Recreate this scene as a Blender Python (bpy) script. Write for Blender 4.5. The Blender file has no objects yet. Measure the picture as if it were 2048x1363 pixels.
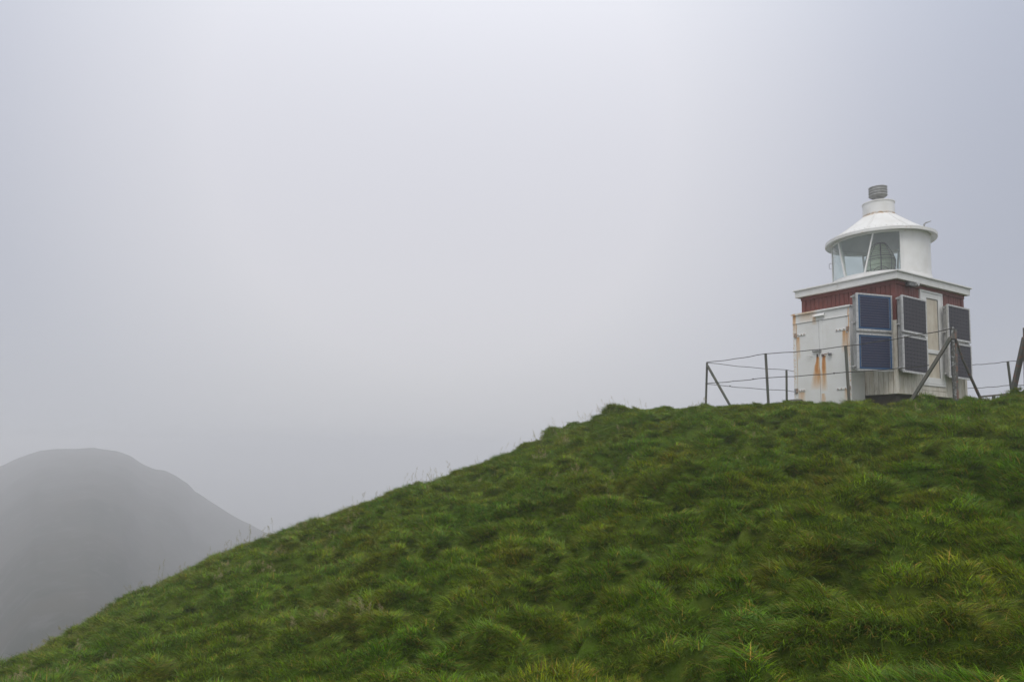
import bpy, math, random
import numpy as np
from mathutils import Vector, Matrix

random.seed(7)
RNG = np.random.default_rng(11)
scene = bpy.context.scene
COL = scene.collection

# ------------------------------------------------------------------ camera
# eye at the world origin, y forward, z up; photograph 2048 x 1363
F, CY, PITCH, ROLL = 1428.738, 779.043, 0.081, 0.008
cam_d = bpy.data.cameras.new('camera')
cam = bpy.data.objects.new('camera', cam_d)
COL.objects.link(cam)
cam_d.sensor_width = 36.0
cam_d.lens = 36.0 * F / 2048.0
cam_d.shift_y = (CY - 681.5) / 2048.0
cam_d.clip_start = 0.05
cam_d.clip_end = 4000
_fw = Vector((0, math.cos(PITCH), math.sin(PITCH)))
_up = Vector((0, -math.sin(PITCH), math.cos(PITCH)))
_rt = Vector((1, 0, 0))
rt = _rt * math.cos(ROLL) + _up * math.sin(ROLL)
up = _up * math.cos(ROLL) - _rt * math.sin(ROLL)
cam.matrix_world = Matrix((rt, up, -_fw)).transposed().to_4x4()
scene.camera = cam

# ------------------------------------------------------------------ world, sun, exposure
SUN_EL, SUN_AZ = math.radians(58), math.radians(195)       # azimuth measured from +y towards +x
world = bpy.data.worlds.new('World')
scene.world = world
world.use_nodes = True
wt = world.node_tree
wt.nodes.clear()


def wn(t, **k):
    n = wt.nodes.new(t)
    for a_, v_ in k.items():
        setattr(n, a_, v_)
    return n


w_out = wn('ShaderNodeOutputWorld')
w_bg = wn('ShaderNodeBackground')
w_sky = wn('ShaderNodeTexSky', sky_type='NISHITA', sun_disc=False)
w_sky.sun_elevation = SUN_EL
w_sky.sun_rotation = SUN_AZ
w_sky.dust_density = 6.0
w_sky.air_density = 1.0
w_hsv = wn('ShaderNodeHueSaturation')
w_hsv.inputs['Saturation'].default_value = 0.06
w_hsv.inputs['Value'].default_value = 1.0
# overcast: pale cloud deck, painted glow and edge falloff ahead, away from the sun
w_tc = wn('ShaderNodeTexCoord')
w_sep = wn('ShaderNodeSeparateXYZ')
w_ramp = wn('ShaderNodeValToRGB')
w_dot = wn('ShaderNodeVectorMath', operation='DOT_PRODUCT')
_g = Vector((-0.10, 1.0, 0.43)).normalized()
w_dot.inputs[1].default_value = _g
w_gr = wn('ShaderNodeValToRGB')
w_mul = wn('ShaderNodeMix', data_type='RGBA', blend_type='MULTIPLY')
w_mul.inputs[0].default_value = 1.0
w_mix = wn('ShaderNodeMix', data_type='RGBA')
w_mix.inputs[0].default_value = 0.94
L_ = wt.links.new
L_(w_tc.outputs['Generated'], w_sep.inputs[0])
L_(w_sep.outputs['Z'], w_ramp.inputs[0])
r_ = w_ramp.color_ramp
r_.interpolation = 'B_SPLINE'
r_.elements[0].position = 0.0
r_.elements[0].color = (0.70, 0.70, 0.73, 1)
r_.elements[1].position = 1.0
r_.elements[1].color = (1.60, 1.63, 1.75, 1)
e_ = r_.elements.new(0.12); e_.color = (0.715, 0.715, 0.75, 1)
e_ = r_.elements.new(0.35); e_.color = (0.70, 0.705, 0.775, 1)
e_ = r_.elements.new(0.6); e_.color = (0.88, 0.895, 0.97, 1)
L_(w_tc.outputs['Generated'], w_dot.inputs[0])
L_(w_dot.outputs['Value'], w_gr.inputs[0])
g_ = w_gr.color_ramp
g_.interpolation = 'B_SPLINE'
g_.elements[0].position = 0.0
g_.elements[0].color = (0.86, 0.87, 0.88, 1)
g_.elements[1].position = 1.0
g_.elements[1].color = (1.10, 1.09, 1.07, 1)
e_ = g_.elements.new(0.55); e_.color = (0.66, 0.69, 0.74, 1)
e_ = g_.elements.new(0.76); e_.color = (0.60, 0.645, 0.72, 1)
e_ = g_.elements.new(0.86); e_.color = (0.74, 0.77, 0.82, 1)
e_ = g_.elements.new(0.94); e_.color = (0.97, 0.975, 0.975, 1)
L_(w_ramp.outputs['Color'], w_mul.inputs['A'])
w_hr = wn('ShaderNodeMapRange', interpolation_type='SMOOTHSTEP')
w_hr.inputs['From Min'].default_value = 0.0
w_hr.inputs['From Max'].default_value = 0.24
w_hr.inputs['To Min'].default_value = 0.55
w_hm = wn('ShaderNodeMix', data_type='RGBA')
w_hm.inputs['A'].default_value = (0.83, 0.835, 0.845, 1)          # even fog bank along the horizon
L_(w_sep.outputs['Z'], w_hr.inputs['Value'])
L_(w_hr.outputs[0], w_hm.inputs[0])
L_(w_gr.outputs['Color'], w_hm.inputs['B'])
L_(w_hm.outputs['Result'], w_mul.inputs['B'])
w_s1 = wn('ShaderNodeMix', data_type='RGBA', blend_type='MULTIPLY')
w_s1.inputs[0].default_value = 1.0
w_s1.inputs['B'].default_value = (0.1, 0.1, 0.1, 1)          # physical sky brought to strength 0.1
L_(w_sky.outputs['Color'], w_hsv.inputs['Color'])
L_(w_hsv.outputs['Color'], w_s1.inputs['A'])
L_(w_s1.outputs['Result'], w_mix.inputs['A'])
L_(w_mul.outputs['Result'], w_mix.inputs['B'])
L_(w_mix.outputs['Result'], w_bg.inputs['Color'])
w_bg.inputs['Strength'].default_value = 1.0
L_(w_bg.outputs[0], w_out.inputs['Surface'])

sun_d = bpy.data.lights.new('sun', 'SUN')
sun_d.energy = 1.5
sun_d.angle = math.radians(30)
sun_d.color = (1.0, 0.97, 0.93)
sun = bpy.data.objects.new('sun', sun_d)
COL.objects.link(sun)
_sd = Vector((math.sin(SUN_AZ) * math.cos(SUN_EL), math.cos(SUN_AZ) * math.cos(SUN_EL), math.sin(SUN_EL)))
sun.rotation_euler = _sd.to_track_quat('Z', 'Y').to_euler()

scene.view_settings.view_transform = 'Standard'
scene.view_settings.look = 'None'
scene.view_settings.gamma = 1
scene.view_settings.use_curve_mapping = False
scene.view_settings.exposure = 0.0
scene.render.engine = 'CYCLES'
cy = scene.cycles
cy.use_denoising = True
cy.max_bounces = 8
cy.diffuse_bounces = 3
cy.glossy_bounces = 3
cy.transmission_bounces = 6
cy.transparent_max_bounces = 12
cy.volume_bounces = 4
cy.use_adaptive_sampling = False
cy.sample_clamp_indirect = 6

# ------------------------------------------------------------------ survey helpers


def ray(px, py):
    X = px - 1024; Y = py - CY
    Xc = X * math.cos(ROLL) + Y * math.sin(ROLL); Yc = -X * math.sin(ROLL) + Y * math.cos(ROLL)
    d = (Xc / F, 1.0, -Yc / F)
    y = d[1] * math.cos(PITCH) - d[2] * math.sin(PITCH)
    z = d[1] * math.sin(PITCH) + d[2] * math.cos(PITCH)
    return Vector((d[0] / y, 1.0, z / y))


def at(px, py, d):
    return ray(px, py) * d


YAW = 1.005
P0 = Vector((8.547, 15.737, 1.268))          # foot of the hut's near corner
L1, L2, WH = 2.347, 2.981, 2.55
HA = math.pi / 2 - YAW                       # hut local x: along the right wall, local y: along the left wall
HROT = Matrix.Rotation(HA, 4, 'Z')
HMAT = Matrix.Translation(P0) @ HROT


def hl(x, y, z):
    return HMAT @ Vector((x, y, z))


# ------------------------------------------------------------------ numpy noise
_perm = np.random.default_rng(5).permutation(4096)
_gr = np.random.default_rng(6).uniform(0, 2 * math.pi, 4096)


def perlin(x, y, seed=0):
    xi = np.floor(x).astype(int); yi = np.floor(y).astype(int)
    xf = x - xi; yf = y - yi

    def g(ix, iy, dx, dy):
        h = _perm[(_perm[(ix + seed * 17) % 4096] + iy) % 4096]
        a = _gr[h]
        return np.cos(a) * dx + np.sin(a) * dy
    u = xf ** 3 * (xf * (xf * 6 - 15) + 10); v = yf ** 3 * (yf * (yf * 6 - 15) + 10)
    n00 = g(xi, yi, xf, yf); n10 = g(xi + 1, yi, xf - 1, yf)
    n01 = g(xi, yi + 1, xf, yf - 1); n11 = g(xi + 1, yi + 1, xf - 1, yf - 1)
    return ((n00 * (1 - u) + n10 * u) * (1 - v) + (n01 * (1 - u) + n11 * u) * v) * 1.5


# ------------------------------------------------------------------ materials


def new_mat(name):
    m = bpy.data.materials.new(name)
    m.use_nodes = True
    nt = m.node_tree
    bs = nt.nodes['Principled BSDF']
    return m, nt, bs


def lin(nt, a, b):
    nt.links.new(a, b)


def noise_fac(nt, scale, detail=6, lo=0.35, hi=0.65, coord='Object', vec_scale=None, rough=0.6):
    tc = nt.nodes.new('ShaderNodeTexCoord')
    out = tc.outputs[coord]
    if vec_scale:
        mp = nt.nodes.new('ShaderNodeMapping')
        mp.inputs['Scale'].default_value = vec_scale
        lin(nt, out, mp.inputs[0]); out = mp.outputs[0]
    n = nt.nodes.new('ShaderNodeTexNoise')
    n.inputs['Scale'].default_value = scale
    n.inputs['Detail'].default_value = detail
    n.inputs['Roughness'].default_value = rough
    lin(nt, out, n.inputs['Vector'])
    r = nt.nodes.new('ShaderNodeMapRange')
    r.inputs['From Min'].default_value = lo
    r.inputs['From Max'].default_value = hi
    lin(nt, n.outputs[0], r.inputs['Value'])
    return r.outputs[0]


def mix_c(nt, fac, a, b, blend='MIX'):
    n = nt.nodes.new('ShaderNodeMix')
    n.data_type = 'RGBA'
    n.blend_type = blend
    for s, v in ((0, fac), ('A', a), ('B', b)):
        if hasattr(v, 'is_output') or hasattr(v, 'links'):
            lin(nt, v, n.inputs[s])
        elif s == 0:
            n.inputs[0].default_value = v
        else:
            n.inputs[s].default_value = (*v, 1) if len(v) == 3 else v
    return n.outputs['Result']


def mth(nt, op, a, b=None, c=None, clamp=False):
    n = nt.nodes.new('ShaderNodeMath')
    n.operation = op
    n.use_clamp = clamp
    for i, v in enumerate((a, b, c)):
        if v is None:
            continue
        if isinstance(v, (int, float)):
            n.inputs[i].default_value = v
        else:
            lin(nt, v, n.inputs[i])
    return n.outputs[0]


def bump(nt, bs, h, dist=0.01, strength=0.5):
    b = nt.nodes.new('ShaderNodeBump')
    b.inputs['Distance'].default_value = dist
    b.inputs['Strength'].default_value = strength
    lin(nt, h, b.inputs['Height'])
    lin(nt, b.outputs[0], bs.inputs['Normal'])


def simple(name, col, col2=None, rough=0.5, metal=0.0, scale=6.0, vs=None, spec=0.5, bmp=0.0, lo=0.35, hi=0.7):
    m, nt, bs = new_mat(name)
    bs.inputs['Roughness'].default_value = rough
    bs.inputs['Metallic'].default_value = metal
    bs.inputs['Specular IOR Level'].default_value = spec
    if col2 is None:
        col2 = tuple(c * 0.75 for c in col)
    f = noise_fac(nt, scale, 8, lo, hi, vec_scale=vs)
    lin(nt, mix_c(nt, f, col, col2), bs.inputs['Base Color'])
    if bmp:
        bump(nt, bs, noise_fac(nt, scale * 6, 5, 0.2, 0.8, vec_scale=vs), bmp, 0.6)
    return m


M = {}
M['white'] = simple('white_paint', (0.72, 0.72, 0.71), (0.62, 0.61, 0.58), 0.45, scale=3.0, lo=0.45, hi=0.85)
M['fascia'] = simple('white_fascia_paint', (0.70, 0.70, 0.69), (0.55, 0.54, 0.50), 0.5, scale=5.0, vs=(1, 1, 3), lo=0.45, hi=0.9)
M['alu'] = simple('aluminium_frame', (0.62, 0.62, 0.62), (0.40, 0.40, 0.39), 0.42, metal=0.35, scale=20)
M['galv'] = simple('galvanised_steel', (0.36, 0.36, 0.36), (0.22, 0.22, 0.215), 0.55, metal=0.3, scale=9)
M['ventmetal'] = simple('ventilator_grey', (0.30, 0.30, 0.29), (0.22, 0.22, 0.21), 0.6, scale=14)
M['darksteel'] = simple('dark_steel', (0.10, 0.10, 0.10), (0.16, 0.10, 0.07), 0.6, metal=0.3, scale=30)
M['rustmetal'] = simple('rusty_metal', (0.22, 0.10, 0.045), (0.42, 0.36, 0.30), 0.75, scale=40, lo=0.45, hi=0.6)
M['post'] = simple('weathered_green_post', (0.085, 0.10, 0.082), (0.15, 0.13, 0.11), 0.75, scale=9, vs=(1, 1, 0.25), bmp=0.004)
M['postrust'] = simple('rust_flecked_post', (0.11, 0.11, 0.10), (0.20, 0.10, 0.075), 0.75, scale=14, lo=0.5, hi=0.62, bmp=0.004)
M['postgrey'] = simple('flaking_grey_post', (0.075, 0.075, 0.07), (0.30, 0.31, 0.31), 0.7, scale=22, lo=0.52, hi=0.6, bmp=0.004)
M['wire'] = simple('dark_wire', (0.035, 0.035, 0.035), (0.06, 0.05, 0.04), 0.7, scale=30)
M['concrete'] = simple('stained_concrete', (0.085, 0.070, 0.052), (0.035, 0.030, 0.022), 0.9, scale=5, bmp=0.01)
M['rock'] = simple('dark_rock', (0.13, 0.12, 0.105), (0.07, 0.07, 0.05), 0.9, scale=7, bmp=0.02)
M['doorboard'] = simple('weathered_door_board', (0.62, 0.57, 0.48), (0.46, 0.39, 0.30), 0.7, scale=5, vs=(1, 1, 0.5), lo=0.35, hi=0.75)
M['lead'] = simple('light_fixture_grey', (0.10, 0.105, 0.11), (0.2, 0.2, 0.2), 0.5, scale=20)
M['railwood'] = simple('grey_weathered_wood', (0.20, 0.185, 0.16), (0.13, 0.115, 0.10), 0.85, scale=8)
M['black'] = simple('black_rubber', (0.02, 0.02, 0.02), (0.03, 0.03, 0.03), 0.6)
M['ceiling'] = simple('lantern_inner_paint', (0.48, 0.49, 0.48), (0.38, 0.39, 0.38), 0.6, scale=4)


def plank_mat():
    out = []
    # falu red upper boards
    m, nt, bs = new_mat('red_board_paint')
    oi = nt.nodes.new('ShaderNodeObjectInfo')
    f = noise_fac(nt, 9, 8, 0.35, 0.75, vec_scale=(1, 1, 0.15))
    c = mix_c(nt, f, (0.165, 0.036, 0.028), (0.115, 0.034, 0.028))
    c2 = mix_c(nt, mth(nt, 'MULTIPLY', oi.outputs['Random'], 0.4), c, (0.20, 0.06, 0.045))
    lin(nt, c2, bs.inputs['Base Color'])
    bs.inputs['Roughness'].default_value = 0.62
    bump(nt, bs, noise_fac(nt, 30, 5, 0.2, 0.8, vec_scale=(1, 1, 0.05)), 0.003, 0.5)
    out.append(m)
    # dirty white lower boards, runs of brown from nails and joints
    m, nt, bs = new_mat('dirty_white_board_paint')
    oi = nt.nodes.new('ShaderNodeObjectInfo')
    f = noise_fac(nt, 8, 8, 0.42, 0.8, vec_scale=(1, 1, 0.12))
    c = mix_c(nt, f, (0.68, 0.65, 0.58), (0.44, 0.38, 0.29))
    f2 = noise_fac(nt, 22, 6, 0.5, 0.72, vec_scale=(1, 1, 0.2))
    c2 = mix_c(nt, mth(nt, 'MULTIPLY', f2, 0.6), c, (0.26, 0.19, 0.12))
    c3 = mix_c(nt, mth(nt, 'MULTIPLY', oi.outputs['Random'], 0.25), c2, (0.40, 0.36, 0.28))
    lin(nt, c3, bs.inputs['Base Color'])
    bs.inputs['Roughness'].default_value = 0.65
    bump(nt, bs, noise_fac(nt, 30, 5, 0.2, 0.8, vec_scale=(1, 1, 0.05)), 0.003, 0.5)
    out.append(m)
    return out


M['red'], M['dirty'] = plank_mat()


def cabinet_mat():
    """white enamelled steel with rust runs below bolts, hinges and along the edges (object y across, z up)"""
    m, nt, bs = new_mat('rust_streaked_white_steel')
    tc = nt.nodes.new('ShaderNodeTexCoord')
    sp = nt.nodes.new('ShaderNodeSeparateXYZ')
    lin(nt, tc.outputs['Object'], sp.inputs[0])
    y, z = sp.outputs['Y'], sp.outputs['Z']
    n1 = noise_fac(nt, 10, 6, 0.3, 0.7, vec_scale=(1, 3.0, 0.35))
    n2 = noise_fac(nt, 38, 5, 0.3, 0.7)
    wob = mth(nt, 'MULTIPLY', mth(nt, 'SUBTRACT', noise_fac(nt, 5, 3, 0.2, 0.8), 0.5), 0.03)
    yw = mth(nt, 'ADD', y, wob)

    def streak(yc, zt, zb, w0, w1, s, drift=0.0):
        t = mth(nt, 'DIVIDE', mth(nt, 'SUBTRACT', zt, z), zt - zb)         # 0 top .. 1 bottom
        tcl = mth(nt, 'MULTIPLY', t, 1.0, clamp=True)
        w = mth(nt, 'ADD', w0, mth(nt, 'MULTIPLY', tcl, w1 - w0))
        yc2 = mth(nt, 'ADD', yc, mth(nt, 'MULTIPLY', tcl, drift))
        q = mth(nt, 'DIVIDE', mth(nt, 'SUBTRACT', yw, yc2), w)
        g = mth(nt, 'SUBTRACT', 1.0, mth(nt, 'MULTIPLY', q, q), clamp=True)
        a = mth(nt, 'GREATER_THAN', t, -0.02)
        fade = mth(nt, 'POWER', mth(nt, 'SUBTRACT', 1.0, tcl, clamp=True), 0.75)
        return mth(nt, 'MULTIPLY', mth(nt, 'MULTIPLY', mth(nt, 'MULTIPLY', g, a), fade), s)

    st = [streak(1.60, 0.93, 0.15, 0.035, 0.20, 1.25, 0.04),
          streak(1.43, 0.93, 0.10, 0.045, 0.10, 1.15, 0.02),
          streak(0.90, 1.46, 0.95, 0.06, 0.10, 0.75),
          streak(0.83, 1.40, 0.75, 0.025, 0.03, 0.7),
          streak(2.11, 1.46, 0.9, 0.05, 0.07, 0.65),
          streak(2.15, 1.75, 0.1, 0.015, 0.02, 0.5),
          streak(2.05, 0.12, -0.2, 0.10, 0.12, 0.5),
          streak(0.87, 0.12, -0.2, 0.08, 0.10, 0.5),
          streak(1.66, 1.89, 1.7, 0.05, 0.08, 0.5),
          streak(0.79, 1.95, 0.6, 0.015, 0.02, 0.75),
          streak(2.20, 2.05, 1.5, 0.06, 0.05, 0.75),
          streak(1.85, 2.05, 1.80, 0.30, 0.25, 0.38),
          streak(1.47, 0.05, -0.3, 0.05, 0.10, 0.5)]
    acc = st[0]
    for s in st[1:]:
        acc = mth(nt, 'MAXIMUM', acc, s)
    # rust speckle everywhere near the edges
    edge = mth(nt, 'MAXIMUM', mth(nt, 'GREATER_THAN', y, 2.19), mth(nt, 'MULTIPLY', mth(nt, 'LESS_THAN', y, 0.80), mth(nt, 'GREATER_THAN', y, 0.764)))
    sp_ = mth(nt, 'MULTIPLY', mth(nt, 'MULTIPLY', edge, noise_fac(nt, 26, 6, 0.52, 0.62)), 0.7)
    acc = mth(nt, 'MAXIMUM', acc, sp_)
    spec = mth(nt, 'MULTIPLY', noise_fac(nt, 45, 3, 0.70, 0.76), 0.6)
    acc = mth(nt, 'MAXIMUM', acc, spec)
    mod = mth(nt, 'ADD', 0.55, mth(nt, 'MULTIPLY', n1, 0.6))
    acc = mth(nt, 'MULTIPLY', acc, mth(nt, 'GREATER_THAN', y, 0.764))
    fac = mth(nt, 'MULTIPLY', mth(nt, 'MULTIPLY', acc, 1.4), mod, clamp=True)
    base = mix_c(nt, noise_fac(nt, 2.5, 5, 0.4, 0.8), (0.74, 0.74, 0.73), (0.67, 0.66, 0.63))
    rust = mix_c(nt, n2, (0.60, 0.26, 0.06), (0.44, 0.17, 0.04))
    pale = mix_c(nt, mth(nt, 'POWER', fac, 0.8), base, (0.70, 0.50, 0.26))
    c = mix_c(nt, mth(nt, 'POWER', fac, 1.5), pale, rust)
    lin(nt, c, bs.inputs['Base Color'])
    bs.inputs['Roughness'].default_value = 0.42
    bump(nt, bs, n2, 0.002, 0.15)
    return m


M['cabinet'] = cabinet_mat()


def lantern_paint():
    m, nt, bs = new_mat('lantern_white_paint')
    tc = nt.nodes.new('ShaderNodeTexCoord')
    sp = nt.nodes.new('ShaderNodeSeparateXYZ')
    lin(nt, tc.outputs['Object'], sp.inputs[0])
    z = sp.outputs['Z']
    # rust bleeding below the collar of the chimney and at the rim
    def band(zc, w, s):
        q = mth(nt, 'DIVIDE', mth(nt, 'SUBTRACT', z, zc), w)
        return mth(nt, 'MULTIPLY', mth(nt, 'SUBTRACT', 1.0, mth(nt, 'MULTIPLY', q, q), clamp=True), s)
    n = noise_fac(nt, 14, 6, 0.38, 0.60)
    b1 = mth(nt, 'MULTIPLY', band(1.60, 0.05, 1.0), n)
    b2 = mth(nt, 'MULTIPLY', band(0.93, 0.05, 0.8), noise_fac(nt, 7, 6, 0.58, 0.72))
    b3 = mth(nt, 'MULTIPLY', noise_fac(nt, 55, 3, 0.70, 0.76), 0.5)
    fac = mth(nt, 'MAXIMUM', mth(nt, 'MAXIMUM', b1, b2), b3)
    base = mix_c(nt, noise_fac(nt, 3, 6, 0.4, 0.8), (0.76, 0.76, 0.75), (0.64, 0.63, 0.60))
    lin(nt, mix_c(nt, fac, base, (0.50, 0.31, 0.14)), bs.inputs['Base Color'])
    bs.inputs['Roughness'].default_value = 0.4
    return m


M['lantern'] = lantern_paint()


def glass_mat(name, tint, refl=0.12, op=0.2):
    m = bpy.data.materials.new(name)
    m.use_nodes = True
    nt = m.node_tree
    nt.nodes.clear()
    o = nt.nodes.new('ShaderNodeOutputMaterial')
    tr = nt.nodes.new('ShaderNodeBsdfTransparent'); tr.inputs[0].default_value = (*tint, 1)
    gl = nt.nodes.new('ShaderNodeBsdfGlossy'); gl.inputs['Roughness'].default_value = 0.06
    df = nt.nodes.new('ShaderNodeBsdfDiffuse'); df.inputs[0].default_value = (0.5, 0.55, 0.52, 1)
    fr = nt.nodes.new('ShaderNodeLayerWeight')
    fa = mth(nt, 'ADD', mth(nt, 'MULTIPLY', mth(nt, 'POWER', fr.outputs['Facing'], 4.0), 0.6), 0.10, clamp=True)
    mx = nt.nodes.new('ShaderNodeMixShader'); mx2 = nt.nodes.new('ShaderNodeMixShader')
    lin(nt, mth(nt, 'MULTIPLY', noise_fac(nt, 3, 5, 0.3, 0.8), op), mx.inputs[0])
    lin(nt, tr.outputs[0], mx.inputs[1]); lin(nt, df.outputs[0], mx.inputs[2])
    lin(nt, fa, mx2.inputs[0]); lin(nt, mx.outputs[0], mx2.inputs[1]); lin(nt, gl.outputs[0], mx2.inputs[2])
    lin(nt, mx2.outputs[0], o.inputs[0])
    return m


M['glass'] = glass_mat('lantern_glass', (0.88, 0.94, 0.92))


def lens_mat():
    m, nt, bs = new_mat('lens_glass')
    bs.inputs['Base Color'].default_value = (0.42, 0.50, 0.36, 1)
    bs.inputs['Roughness'].default_value = 0.12
    bs.inputs['Transmission Weight'].default_value = 0.15
    bs.inputs['IOR'].default_value = 1.35
    lin(nt, mix_c(nt, noise_fac(nt, 12, 5, 0.3, 0.7), (0.88, 0.94, 0.76), (0.70, 0.78, 0.60)), bs.inputs['Base Color'])
    return m


M['lens'] = lens_mat()


def cell_mat(name, c1, c2, scale):
    m, nt, bs = new_mat(name)
    f = noise_fac(nt, scale, 4, 0.3, 0.7)
    lin(nt, mix_c(nt, f, c1, c2), bs.inputs['Base Color'])
    bs.inputs['Roughness'].default_value = 0.35
    bs.inputs['Specular IOR Level'].default_value = 0.12
    bs.inputs['Coat Weight'].default_value = 0.0
    return m


M['cell_blue'] = cell_mat('blue_cells', (0.026, 0.038, 0.088), (0.032, 0.033, 0.070), 9)
M['blue_back'] = cell_mat('blue_backsheet', (0.038, 0.105, 0.225), (0.034, 0.095, 0.20), 3)
M['cell_dark'] = cell_mat('dark_cells', (0.036, 0.034, 0.045), (0.028, 0.026, 0.034), 5)
M['cell_line'] = simple('cell_contact_lines', (0.28, 0.28, 0.30), (0.16, 0.17, 0.21), 0.4, scale=30)
M['cell_dot'] = simple('cell_corner_dots', (0.55, 0.55, 0.56), (0.45, 0.45, 0.46), 0.4, scale=30)


def soil_mat():
    m, nt, bs = new_mat('hillside_turf')
    f = noise_fac(nt, 0.9, 8, 0.35, 0.65)
    f2 = noise_fac(nt, 9, 8, 0.35, 0.65)
    c = mix_c(nt, f, (0.050, 0.110, 0.006), (0.080, 0.110, 0.010))
    c = mix_c(nt, mth(nt, 'MULTIPLY', f2, 0.6), c, (0.060, 0.070, 0.012))
    lin(nt, c, bs.inputs['Base Color'])
    bs.inputs['Roughness'].default_value = 0.95
    bs.inputs['Specular IOR Level'].default_value = 0.1
    bump(nt, bs, f2, 0.03, 0.8)
    return m


def far_mat():
    m, nt, bs = new_mat('far_hill_grass_and_rock')
    f = noise_fac(nt, 0.05, 8, 0.35, 0.65)
    f2 = noise_fac(nt, 0.25, 8, 0.52, 0.66)
    c = mix_c(nt, f, (0.022, 0.026, 0.016), (0.045, 0.040, 0.028))
    c = mix_c(nt, mth(nt, 'MULTIPLY', f2, 0.8), c, (0.075, 0.07, 0.066))
    lin(nt, c, bs.inputs['Base Color'])
    bs.inputs['Roughness'].default_value = 0.95
    bs.inputs['Specular IOR Level'].default_value = 0.1
    return m


def grass_mat(name='grass_blades', pale=False):
    m, nt, bs = new_mat(name)
    o = nt.nodes['Material Output']
    geo = nt.nodes.new('ShaderNodeNewGeometry')
    oi = nt.nodes.new('ShaderNodeObjectInfo')
    at_ = nt.nodes.new('ShaderNodeAttribute'); at_.attribute_name = 'along'
    ar = nt.nodes.new('ShaderNodeAttribute'); ar.attribute_name = 'blade'

    def pos_noise(scale, lo, hi, det=4, off=0.0):
        mp = nt.nodes.new('ShaderNodeMapping'); mp.inputs['Location'].default_value = (off, off * 0.7, 0)
        mp.inputs['Scale'].default_value = (1, 1, 0.2)
        lin(nt, geo.outputs['Position'], mp.inputs[0])
        n = nt.nodes.new('ShaderNodeTexNoise'); n.inputs['Scale'].default_value = scale; n.inputs['Detail'].default_value = det
        lin(nt, mp.outputs[0], n.inputs['Vector'])
        r = nt.nodes.new('ShaderNodeMapRange'); r.inputs['From Min'].default_value = lo; r.inputs['From Max'].default_value = hi
        lin(nt, n.outputs[0], r.inputs['Value'])
        return r.outputs[0]

    if pale:
        c = mix_c(nt, oi.outputs['Random'], (0.46, 0.40, 0.22), (0.36, 0.27, 0.14))
        c = mix_c(nt, ar.outputs['Fac'], c, (0.20, 0.24, 0.10))
    else:
        c = mix_c(nt, pos_noise(0.55, 0.36, 0.64), (0.115, 0.255, 0.003), (0.215, 0.295, 0.004))
        c = mix_c(nt, mth(nt, 'MULTIPLY', pos_noise(1.7, 0.48, 0.66, 4, 31.0), 0.55), c, (0.125, 0.265, 0.035))   # bluish fresh
        c = mix_c(nt, mth(nt, 'MULTIPLY', pos_noise(0.9, 0.52, 0.70, 4, 77.0), 0.75), c, (0.270, 0.265, 0.010))    # yellowed
        c = mix_c(nt, mth(nt, 'MULTIPLY', oi.outputs['Random'], 0.35), c, (0.050, 0.110, 0.004))
        dry = mth(nt, 'GREATER_THAN', ar.outputs['Fac'], 0.86)
        c = mix_c(nt, mth(nt, 'MULTIPLY', dry, 0.8), c, (0.32, 0.18, 0.045))
        fresh = mth(nt, 'LESS_THAN', ar.outputs['Fac'], 0.15)
        c = mix_c(nt, mth(nt, 'MULTIPLY', fresh, 0.6), c, (0.10, 0.17, 0.075))
        # each blade has its own depth of colour
        bv = mth(nt, 'FRACT', mth(nt, 'MULTIPLY', ar.outputs['Fac'], 37.7))
        hs = nt.nodes.new('ShaderNodeHueSaturation')
        lin(nt, c, hs.inputs['Color'])
        lin(nt, mth(nt, 'ADD', 0.40, mth(nt, 'MULTIPLY', mth(nt, 'POWER', bv, 1.4), 1.6)), hs.inputs['Value'])
        c = hs.outputs[0]
        tip = mth(nt, 'MULTIPLY', mth(nt, 'POWER', at_.outputs['Fac'], 2.0), 0.35)
        c = mix_c(nt, tip, c, (0.14, 0.15, 0.04))
    lin(nt, c, bs.inputs['Base Color'])
    bs.inputs['Roughness'].default_value = 0.45
    bs.inputs['Specular IOR Level'].default_value = 0.08
    trl = nt.nodes.new('ShaderNodeBsdfTranslucent')
    lin(nt, c, trl.inputs[0])
    mx = nt.nodes.new('ShaderNodeMixShader'); mx.inputs[0].default_value = 0.34
    lin(nt, bs.outputs[0], mx.inputs[1]); lin(nt, trl.outputs[0], mx.inputs[2])
    lin(nt, mx.outputs[0], o.inputs['Surface'])
    return m


M['soil'] = soil_mat()
M['far'] = far_mat()
M['blade'] = grass_mat()
M['seed'] = grass_mat('seed_head_straw', True)
M['petal'] = simple('small_white_flower', (0.75, 0.74, 0.68), (0.6, 0.55, 0.4), 0.7)

# ------------------------------------------------------------------ mesh builder


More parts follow.
